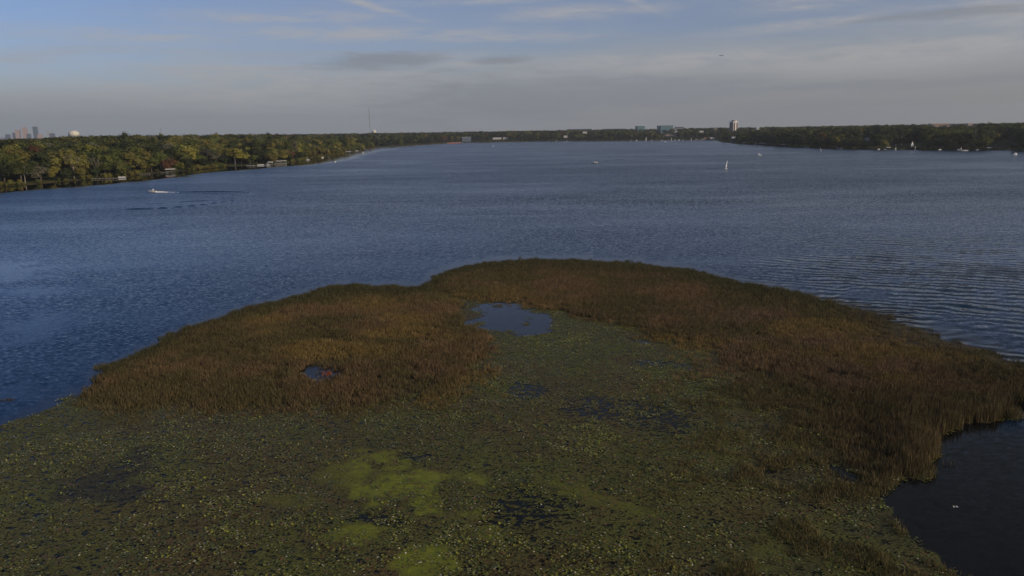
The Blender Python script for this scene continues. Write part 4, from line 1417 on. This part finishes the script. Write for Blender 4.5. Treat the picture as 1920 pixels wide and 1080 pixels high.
def motorboat(P, rz, label, L_=6.5, B=2.4, Hh=1.15, canopy=None, hull='white_hull', trim='navy', cabin=False, group='motorboats on the lake', name='motorboat'):
    t = thing(name, label, 'boat', P, rz, group)
    MB().loft(hull_secs(L_, B, Hh)).build('hull', M[hull], t)
    MB().box((-L_ * .12, 0, Hh * .82), (L_ * .46, B * .66, .1)).build('deck', M[trim], t)
    b = MB(); b.add([(L_ * .14, -B * .4, Hh * .8), (L_ * .14, B * .4, Hh * .8), (L_ * .06, B * .36, Hh * .8 + .6), (L_ * .06, -B * .36, Hh * .8 + .6),
                     (L_ * .16, -B * .4, Hh * .8), (L_ * .16, B * .4, Hh * .8), (L_ * .08, B * .36, Hh * .8 + .6), (L_ * .08, -B * .36, Hh * .8 + .6)],
                    [(0, 1, 2, 3), (7, 6, 5, 4), (0, 4, 5, 1), (3, 2, 6, 7), (0, 3, 7, 4), (1, 5, 6, 2)])
    b.build('windscreen', M['glass'], t)
    if cabin:
        MB().box((L_ * .06, 0, Hh * .9 + .45), (L_ * .36, B * .74, .95)).box((L_ * .02, 0, Hh * .9 + 1.0), (L_ * .44, B * .8, .12)).build('cabin', M['white'], t)
    for s in (-1, 1):
        MB().box((0, s * B * .2, Hh * .8 + .3), (.5, .5, .5)).box((-.28, s * B * .2, Hh * .8 + .6), (.1, .5, .6)).build('seat', M['white'], t)
    MB().box((-L_ * .53, 0, Hh * .75), (.5, .5, .8)).tube((-L_ * .53, 0, Hh * .4), (-L_ * .53, 0, -.5), .1).build('outboard_motor', M['dark'], t)
    if canopy:
        for sx in (-.22, .08):
            for s in (-1, 1):
                MB().tube((L_ * sx, s * B * .42, Hh * .7), (L_ * sx, s * B * .42, Hh + 1.2), .04, n=5).build('canopy_pole', M['grey'], t)
        MB().loft([[(-L_ * .3, -B * .48, Hh + 1.2), (-L_ * .3, 0, Hh + 1.42), (-L_ * .3, B * .48, Hh + 1.2), (-L_ * .3, 0, Hh + 1.3)],
                   [(L_ * .14, -B * .48, Hh + 1.2), (L_ * .14, 0, Hh + 1.42), (L_ * .14, B * .48, Hh + 1.2), (L_ * .14, 0, Hh + 1.3)]]).build('canopy', M[canopy], t)
    return t


def pontoon(P, rz, label, L_=7.5, B=2.5, canopy='white', group='pontoon boats at the docks'):
    t = thing('pontoon_boat', label, 'boat', P, rz, group)
    for s in (-1, 1):
        b = MB(); b.tube((-L_ / 2, s * B * .36, .1), (L_ * .38, s * B * .36, .1), .32, n=8); b.tube((L_ * .38, s * B * .36, .1), (L_ / 2, s * B * .36, .25), .32, .05, 8)
        b.build('pontoon', M['grey'], t)
    MB().box((0, 0, .5), (L_ * .95, B, .12)).build('deck', M['grey'], t)
    for s in (-1, 1):
        MB().box((0, s * B * .48, .95), (L_ * .88, .05, .6)).build('side_panel', M['white'], t)
    MB().box((L_ * .44, 0, .95), (.05, B * .9, .75)).build('front_panel', M['white'], t)
    MB().box((-L_ * .3, 0, .85), (L_ * .2, B * .8, .5)).build('seat', M['tan'], t)
    if canopy:
        for sx in (-.38, .02):
            for s in (-1, 1):
                MB().tube((L_ * sx, s * B * .45, .6), (L_ * sx, s * B * .45, 2.5), .04, n=5).build('canopy_pole', M['grey'], t)
        MB().box((-L_ * .18, 0, 2.55), (L_ * .5, B, .12)).build('canopy', M[canopy], t)
    return t


def sailboat(P, rz, label, mast_h=8.0, sail=True, L_=5.5, heel=0.0, group='sailing boats', jib=False):
    t = thing('sailboat', label, 'boat', P, rz, group)
    t.rotation_euler = (heel, 0, rz)
    MB().loft(hull_secs(L_, 1.8, .8)).build('hull', M['white_hull'], t)
    MB().tube((L_ * .1, 0, .4), (L_ * .1, 0, mast_h), .07, .04, 6).build('mast', M['grey'], t)
    MB().tube((L_ * .1, 0, 1.3), (-L_ * .45, 0, 1.3), .05, n=6).build('boom', M['grey'], t)
    if sail:
        b = MB(); n_ = 8; v0 = []; v1 = []
        for k in range(n_ + 1):
            u_ = k / n_; z = 1.4 + (mast_h - 1.6) * u_
            c = L_ * .5 * (1 - u_) ** .75 + .05
            v0.append((L_ * .1 - .02, 0, z)); v1.append((L_ * .1 - c * .5, .22 * (1 - u_) + .05, z)); 
        v2 = [(L_ * .1 - L_ * .5 * (1 - k / n_) ** .75 - .05, .05, v0[k][2]) for k in range(n_ + 1)]
        vs_ = v0 + v1 + v2 + [(q[0], q[1] - .05, q[2]) for q in v0 + v1 + v2]
        m_2 = 3 * (n_ + 1); fs_ = []
        for off in (0, m_2):
            for c_ in (0, 1):
                for k in range(n_):
                    i0 = off + c_ * (n_ + 1) + k; i1 = i0 + n_ + 1
                    fs_.append((i0, i0 + 1, i1 + 1, i1))
        b.add(vs_, fs_); b.build('mainsail', M['sail'], t)
    if jib:
        b = MB(); b.add([(L_ * .12, 0, mast_h * .8), (L_ * .5, 0, .8), (L_ * .12, .3, 1.0), (L_ * .12, -.05, mast_h * .8), (L_ * .5, -.05, .8), (L_ * .12, .25, 1.0)], [(0, 1, 2), (5, 4, 3), (0, 3, 4, 1), (1, 4, 5, 2), (2, 5, 3, 0)])
        b.build('jib', M['sail'], t)
    MB().box((-L_ * .5, 0, 0.1), (.08, .3, .9)).build('rudder', M['wood_dark'], t)
    return t


def buoy(px, py, label, r_=.9):
    P = at(px, py)
    t = thing('buoy', label, 'buoy', (P[0], P[1], 0), group='white mooring buoys')
    MB().lathe([(r_ * .3, -.6), (r_ * .9, -.1), (r_, .3), (r_ * .8, .9), (r_ * .3, 1.25), (.05, 1.3)], 12).build('float', M['white'], t, True)
    MB().lathe([(.05, 1.28), (.09, 1.3), (.09, 1.55), (.05, 1.6)], 8).build('eye', M['grey'], t)


# boats out on the water
motorboat(at(287, 360.5), math.pi - .03, 'small white motorboat speeding left ahead of its long wake', 5.2, canopy=None, Hh=1.2, B=2.1)
motorboat(at(1115, 306.2), math.pi - .12, 'white motorboat with dark canopy alone in mid lake', 6.2, canopy='dark', Hh=1.7, B=2.8)
motorboat(at(1423.5, 292), math.pi, 'small white motorboat in front of the right shore', 5.4, Hh=1.5, cabin=True)
motorboat(at(1903, 291), .1, 'small white motorboat with pinkish bow near the right edge', 5.0, Hh=1.5, cabin=True)
motorboat(at(1809, 283.2), math.pi + .05, 'long low white boat just off the right shore', 7.5, Hh=1.5, group='motorboats on the lake')
sailboat(at(1361.5, 317.2), R(56), 'white sailboat with one narrow sail in mid lake', 7.2, L_=4.2, heel=R(5))
sailboat(at(1540, 283.3), R(60), 'leaning white sailboat just off the dark right shore', 5.2, heel=R(-20), L_=5.0)
motorboat(at(1247, 267.2), R(100), 'white boat below the teal glass buildings', 6.5, 3.0, 2.4, canopy='white')
# moored and beached craft
pontoon(at(229, 334.2), R(190), 'white pontoon boat at the end of the long low dock', 5.5, 2.2, canopy=None)
dock(203, 336.4, 24, 'long low weathered dock with the pontoon boat at its end', R(4))
boat_lift(320, 323.9, 'boat lift with a pale canopy near a low dock under trees', R(5), 'white', 8)
dock(306, 324.6, 9, 'short grey dock left of the pale boat lift', R(0), 1.4)
dock(272, 328.0, 8, 'thin dock half hidden under yellow trees', R(5), 1.2)
dock(470.5, 311.8, 8.5, 'white dock in front of the tall white pole', R(2), 2.2, col='white')
dock(495, 311.0, 14, 'white dock at the left of the dock cluster', R(3), 2.0, 2, col='white')
pontoon(at(489, 310.5), 0.1, 'white pontoon boat on the left of the dock cluster', 7, canopy=None)
motorboat(at(501.5, 310.8), R(70), 'white motorboat moored in the middle of the dock cluster', 6, canopy='white', group='boats moored at the docks')
boat_lift(507.5, 309.6, 'boat lift with a white canopy in the dock cluster', 0.2, 'white', 5.5)
dock(526, 308.4, 13, 'long white dock right of the dock cluster', R(3), 2.2, col='white')
boat_lift(521, 307.4, 'white-roofed boat lift on the long white dock, left one', 0.0, 'white', 6)
boat_lift(532.5, 306.8, 'white-roofed boat lift on the long white dock, right one', 0.0, 'white', 5.5)
pontoon(at(576, 300.4), 0.1, 'lone white pontoon boat under yellowish trees', 6.5, canopy='white')
motorboat(at(615.5, 296.2), R(10), 'dark motorboat close under the wooded point', 6.5, hull='dark', group='boats moored at the docks')
motorboat(at(604, 296), R(10), 'tiny white boat close under the wooded point', 4, group='boats moored at the docks')
boat_lift(653, 287.4, 'large white-roofed boat lift at the wooded point', 0.1, 'white', 9)
dock(672, 285.4, 22, 'dock stretching right of the wooded point', R(6), 2.0, 4, col='wood')
pontoon(at(668, 283.8), 0.1, 'pontoon boat on the dock past the wooded point', 8)
boat_lift(675, 281.8, 'white-roofed boat lift past the wooded point, left one', 0, 'white', 7)
boat_lift(682, 281.2, 'white-roofed boat lift past the wooded point, right one', 0, 'white', 7)
dock(694, 281.3, 20, 'far grey dock reaching into the lake under the tall mast', R(20), 2.0, col='grey')
motorboat(at(696, 282.2), R(15), 'dark moored boat at the far grey dock', 6, hull='dark', group='boats moored at the docks')
buoy(628.5, 304.3, 'white buoy in open water off the small pontoon boat', 1.0)
buoy(680.5, 286.8, 'white buoy in front of the docks past the wooded point', 1.2)
buoy(924.5, 274.6, 'white buoy in open water before the long white buildings', 1.3)
for i, (x_, lab) in enumerate(((818, 'pale dock left of the red beach wall'), (1043, 'white moored boat below the boxy white house'), (1062, 'pale boat right below the boxy white house'),
                               (1182.5, 'small white boat on the far shore left of the teal offices'), (1193.5, 'small white boat below the small teal office'), (1221.5, 'tiny white boat between the two teal offices'),
                               (1240.5, 'tiny white boat under the left of the wide teal block'), (1265.5, 'small white boat under the right of the wide teal block'), (1273, 'tiny white boat right of the wide teal block'), (1280.5, 'tiny white boat under the grey stepped office'))):
    y_ = float(np.interp(x_, [q[0] for q in SHORE_PX], [q[1] for q in SHORE_PX])) + .25
    if i == 0: dock(x_, y_, 22, lab, 0.0, 2.5, col='white')
    else: motorboat(at(x_, y_), R(20 + 40 * (i % 4)), lab, 5.5, 2.3, 1.9, group='boats moored on the far shore')
sailboat(at(1211.5, 264.0), R(50), 'tiny sailboat with raised sail on the far shore by the small teal office', 11, L_=6)
sailboat(at(1259, 263.4), R(60), 'moored sailboat mast under the wide teal block', 8, L_=6)
sailboat(at(1296, 263.2), R(60), 'moored sailboat at the far shore left of the boathouses', 8, L_=6)
for x_, ln, lab in ((1306, 8, 'white-sided dock left of the boathouses'), (1318, 12, 'pale dock before the red-roofed boathouse'), (1338.5, 5, 'short dock before the white boathouse')):
    dock(x_, 263.35, ln * 1.4, lab, 0.0, 2.5, col='white')
    boat_lift(x_, 263.3, lab.replace('dock', 'boat lift over the dock'), 0.0, 'white', ln)
SR = [(1375, 'L', 8, 'pale boat lift at the tip of the dark right point'), (1396, 'L', 8, 'white boat lift second from the tip of the right point'), (1417.5, 'P', 6, 'pontoon boat third from the tip of the right point'),
      (1426, 'L', 5, 'left of three small boat lifts close together'), (1430, 'L', 4, 'middle of three small boat lifts close together'), (1434.5, 'L', 4, 'right of three small boat lifts close together'),
      (1468.5, 'L', 8, 'wide white boat lift alone on the dark shore'), (1511, 'P', 6, 'white pontoon boat right of the wide boat lift'), (1515, 'B', 4, 'small white boat beside the pontoon boat'),
      (1577, 'B', 5.5, 'white boat with reddish cover on the dark right shore'), (1570.5, 'S', 5, 'moored sailing dinghy left of the white boat with cover'), (1647.5, 'B', 4, 'white boat left of the low docks below the white house'),
      (1659.5, 'P', 4.5, 'small white pontoon boat below the white house'), (1665, 'L', 5, 'tan-roofed boat lift below the white house'), (1679.5, 'S', 4, 'moored sailing dinghy between the white house and the sail'),
      (1700, 'D', 16, 'long low dock left of the white triangular sail'), (1716, 'S', 6, 'white sailing dinghy below the large triangular sail'), (1762, 'B', 4.5, 'white boat right of the triangular sail'),
      (1797, 'B', 4, 'small white boat left of the sailing dinghy by the long low boat'), (1802, 'S', 4.5, 'sailing dinghy just above the long low white boat'), (1833, 'B', 4.5, 'white boat moored below the pinkish square building'),
      (1854, 'L', 5, 'pale boat lift below the small right water tower'), (1887, 'D', 9, 'low dock below the dark-roofed house')]
for x_, k_, ln, lab in SR:
    y_ = float(np.interp(x_, [q[0] for q in SHORE_PX], [q[1] for q in SHORE_PX])) + .15
    P = at(x_, y_)
    if k_ == 'L': boat_lift(x_, y_, lab, 0.0, 'white', ln)
    elif k_ == 'P': pontoon(P, 0.1, lab, ln)
    elif k_ == 'B': motorboat(P, R(10), lab, ln, 2.0, 1.3, group='boats moored on the right shore')
    elif k_ == 'S': sailboat(P, R(35), lab, ln * .9, L_=4, sail=True, group='sailing dinghies on the right shore')
    elif k_ == 'D': dock(x_, y_, ln, lab, 0.0, 1.8)
# white sails and signs among the right trees
P = at(1716.5, 281.2); 
t = sailboat((P[0], P[1] + 9, 2.2), R(20), 'large white triangular sail standing under trees of the right shore', 9, L_=7, jib=True, group='sailing dinghies on the right shore')
for x_, y_, lab in ((1679.5, 272.5, 'white marker post left of three along the right shore'), (1690.5, 271, 'white marker post middle of three along the right shore'), (1708.5, 272, 'white marker post right of three along the right shore'), (1866.5, 272, 'white marker post below the dark-roofed house')):
    D_ = MD[[q[0] for q in MARKS].index(x_)]
    P = atY(x_, y_ + 2.5, D_)
    t = thing('marker_post', lab, 'post', P, group='white marker posts')
    MB().tube((0, 0, -1), (0, 0, 2.6), .25, .18, 6).build('post', M['white'], t)
    MB().box((0, 0, 2.2), (1.0, .3, 1.6)).build('board', M['white'], t)

# ------------------------------------------------------------------ wakes (real ridges of water) and foam
mwake = mw


def ridge(name, pts_, width, height, dash=None):
    """low smooth ridge of water along a line of pixel points"""
    P = np.array([at(*q)[:2] for q in pts_])
    seg = np.linalg.norm(np.diff(P, axis=0), axis=1); cum = np.concatenate([[0], np.cumsum(seg)])
    L_ = cum[-1]; n_ = max(4, int(L_ / 1.2))
    s_ = np.linspace(0, L_, n_)
    x_ = np.interp(s_, cum, P[:, 0]); y_ = np.interp(s_, cum, P[:, 1])
    tx_ = np.gradient(x_); ty_ = np.gradient(y_); q_ = np.hypot(tx_, ty_); nx_, ny_ = -ty_ / q_, tx_ / q_
    prof = np.array([-1, -.6, -.25, 0, .25, .6, 1.0]); ph = np.array([-.02, .25, .8, 1, .8, .25, -.02])
    env = np.sin(np.linspace(0, math.pi, n_)) ** .4
    env = env * (0.65 + 0.6 * fbm(s_ / 5, s_ * 0 + sum(map(sum, pts_)) % 50, 2))
    X_ = x_[:, None] + nx_[:, None] * prof * width; Y_ = y_[:, None] + ny_[:, None] * prof * width
    Z_ = env[:, None] * ph * height * (1.8 if height > .3 else 2.0) - .015
    z0 = np.zeros_like(X_)
    o = grid_mesh(name, X_, Y_, Z_, attrs={'calm': z0 + .25, 'swell': z0, 'lee': z0}, mat=mwake)
    tag(o, kind='structure')
    return o


for pts_, w_, h_ in (([(296, 360.2), (330, 360.2), (380, 359.8), (430, 359.6), (455, 360.2), (470, 361.8), (474, 364), (468, 366.5), (455, 369)], 1.6, .33),
                     ([(300, 361.6), (340, 362.6), (390, 363.2), (440, 363.5), (466, 365.5)], 1.2, .16),
                     ([(232, 392.4), (262, 392), (290, 391.6)], 1.3, .24), ([(294, 390.6), (316, 390.2)], 1.3, .26), ([(324, 388.5), (345, 388)], 1.3, .26),
                     ([(350, 386.4), (368, 385.8)], 1.3, .24), ([(373, 384), (388, 383.2)], 1.3, .24), ([(393, 382), (408, 380.8)], 1.2, .22), ([(412, 379.5), (424, 378)], 1.2, .2), ([(430, 376.5), (441, 375)], 1.2, .2),
                     ([(330, 379), (352, 377.8), (380, 376.2), (400, 374.6)], 1.5, .2), ([(262, 383), (290, 382), (320, 380.5)], 1.5, .14), ([(405, 373.5), (430, 371), (448, 368.5)], 1.4, .18),
                     ([(395, 377), (415, 374)], 1.2, .16), ([(420, 374), (440, 371), (452, 367)], 1.2, .16), ([(1395 + 60, 296), (1490, 296.4)], 2.0, .2), ([(1075, 301.4), (1104, 303)], 1.5, .2),
                     ([(1150, 299.5), (1175, 299.8)], 2, .25), ([(1320, 316.5), (1354, 315.8)], 1.6, .18), ([(1130, 302.2), (1150, 300.4)], 1.5, .22), ([(1840, 293.2), (1895, 292.6)], 1.6, .2)):
    ridge('wake_ridge', pts_, w_, h_)
b = MB()
for i in range(150):
    u_ = random.random() ** 1.8
    px_ = 292 + 46 * u_; py_ = 360.4 + random.gauss(0, .35)
    P = at(px_, py_); s_ = random.uniform(.25, .8) * (1.1 - u_ * .7); hh = random.uniform(.1, .75) * (1 - u_ * .8)
    b.add([(P[0] - s_, P[1], 0.02), (P[0], P[1] - s_, 0.02), (P[0] + s_, P[1], 0.02), (P[0], P[1] + s_, 0.02), (P[0] + .1, P[1], hh)], [(0, 1, 4), (1, 2, 4), (2, 3, 4), (3, 0, 4)])
o = b.build('wake_foam', M['foam']); tag(o, 'white foam churned up behind the speeding boat', kind='stuff')
b = MB()
for i in range(40):
    px_ = 368 + 20 * random.random(); P = at(px_, 358.9 + random.gauss(0, .2)); s_ = random.uniform(.2, .5)
    b.add([(P[0] - s_, P[1], 0.02), (P[0], P[1] - s_, 0.02), (P[0] + s_, P[1], 0.02), (P[0], P[1] + s_, 0.02), (P[0] + .1, P[1], .2)], [(0, 1, 4), (1, 2, 4), (2, 3, 4), (3, 0, 4)])
o = b.build('foam_patch', M['foam']); tag(o, 'faint foam on the old wake line', kind='stuff')

# ------------------------------------------------------------------ small plants and oddments standing alone
def reed_tuft(px, py, rx, ry, nb_, label, tint_, name='reed_tuft', hs_=(.5, 1.3)):
    P = at(px, py)
    m = principled('tuft', tint_, .7, .2, .3, nscale=4)
    a_ = at(px - rx, py); c_ = at(px + rx, py); d_ = at(px, py - ry); e_ = at(px, py + ry)
    ww = (c_[0] - a_[0]) / 2; dd = (d_[1] - e_[1]) / 2
    b = MB()
    for i in range(nb_):
        t = random.uniform(0, 6.28); q = math.sqrt(random.random())
        x, y = ww * q * math.cos(t), dd * q * math.sin(t)
        h = random.uniform(*hs_); lx, ly = random.gauss(0, .12) * h, random.gauss(0, .12) * h; wa = random.uniform(0, 3.14); wx, wy = .03 * math.cos(wa), .03 * math.sin(wa)
        b.add([(x - wx, y - wy, -.1), (x + wx, y + wy, -.1), (x + lx, y + ly, h)], [(0, 1, 2)])
    o = b.build(name, m, loc=(P[0], P[1], 0))
    tag(o, label, 'reeds', 'small tufts off the reed bed')


reed_tuft(200, 689, 24, 5, 420, 'low olive tuft of reeds off the left tip of the reed bed', (0.11, 0.1, 0.03), hs_=(.25, .8))
reed_tuft(613, 702, 9, 3, 90, 'rust-orange tuft in the small pool among the left reeds', (0.38, 0.1, 0.03), hs_=(.2, .5))
reed_tuft(15, 750, 14, 3, 90, 'dark brown tuft in open water near the left edge', (0.06, 0.045, 0.03), hs_=(.15, .35))
reed_tuft(85, 731, 30, 3, 70, 'sparse low olive plants in open water at left', (0.1, 0.09, 0.03), hs_=(.04, .12))
reed_tuft(1778, 872, 12, 4, 26, 'few thin reeds in the dark cove at right', (0.16, 0.13, 0.08), hs_=(.3, .8))
P = at(1792, 951)
t = thing('floating_leaf', 'two pale curled leaves floating on the dark cove', 'leaf', P)
for k in range(2):
    MB().add([(-.22 + .25 * k, -.1, .02), (-.02 + .25 * k, -.12, .06), (.0 + .25 * k, .1, .03), (-.2 + .25 * k, .12, .09), (-.1 + .25 * k, 0, .0)], [(0, 1, 4), (1, 2, 4), (2, 3, 4), (3, 0, 4)]).build('blade', M['concrete'], t)

# ------------------------------------------------------------------ aeroplane
d_ = ray(1353, 104); d_ = d_ / np.linalg.norm(d_)
P = np.array([0, 0, H]) + d_ * 2900
t = thing('airplane', 'small dark airliner low in the sky over the lake', 'airplane', P, R(8))
MB().loft([[(x_, r_ * math.cos(q * 1.047), r_ * math.sin(q * 1.047)) for q in range(6)] for x_, r_ in ((-9, .25), (-6.5, .75), (-3, 1.05), (4, 1.05), (6.5, .8), (8, .15))]).build('fuselage', M['dark'], t)
for s in (-1, 1):
    MB().loft([[(2, s * .8, -.2), (-1.6, s * .8, -.2), (-1.6, s * .8, .05), (2, s * .8, .05)], [(-1.6, s * 9, .5), (-2.8, s * 9, .5), (-2.8, s * 9, .6), (-1.6, s * 9, .6)]]).build('wing', M['dark'], t)
    MB().tube((.9, s * 3, -.7), (-1.3, s * 3, -.7), .5, .4, 8).build('engine', M['grey'], t)
    MB().loft([[(-7, s * .3, .3), (-8.4, s * .3, .3), (-8.4, s * .3, .4), (-7, s * .3, .4)], [(-8, s * 3.2, .4), (-8.8, s * 3.2, .4), (-8.8, s * 3.2, .48), (-8, s * 3.2, .48)]]).build('tailplane', M['dark'], t)
MB().loft([[(-6.5, -.12, .6), (-8.6, -.12, .6), (-8.6, .12, .6), (-6.5, .12, .6)], [(-8.1, -.08, 3.4), (-9.1, -.08, 3.4), (-9.1, .08, 3.4), (-8.1, .08, 3.4)]]).build('tail_fin', M['white'], t)

# ------------------------------------------------------------------ haze
hz = bpy.data.materials.new('haze'); hz.use_nodes = True
N = NT(hz.node_tree)
pv = N.n('ShaderNodeVolumePrincipled'); out = N.n('ShaderNodeOutputMaterial')
pv.inputs['Color'].default_value = (0.88, 0.93, 0.97, 1)
pv.inputs['Density'].default_value = 7e-5
pv.inputs['Anisotropy'].default_value = 0.2
N.t.links.new(pv.outputs[0], out.inputs['Volume'])
o = MB().box((0, 6600, 180), (29600, 15600, 380)).build('haze', hz); tag(o, kind='stuff')
o.location = (0, 0, 0)
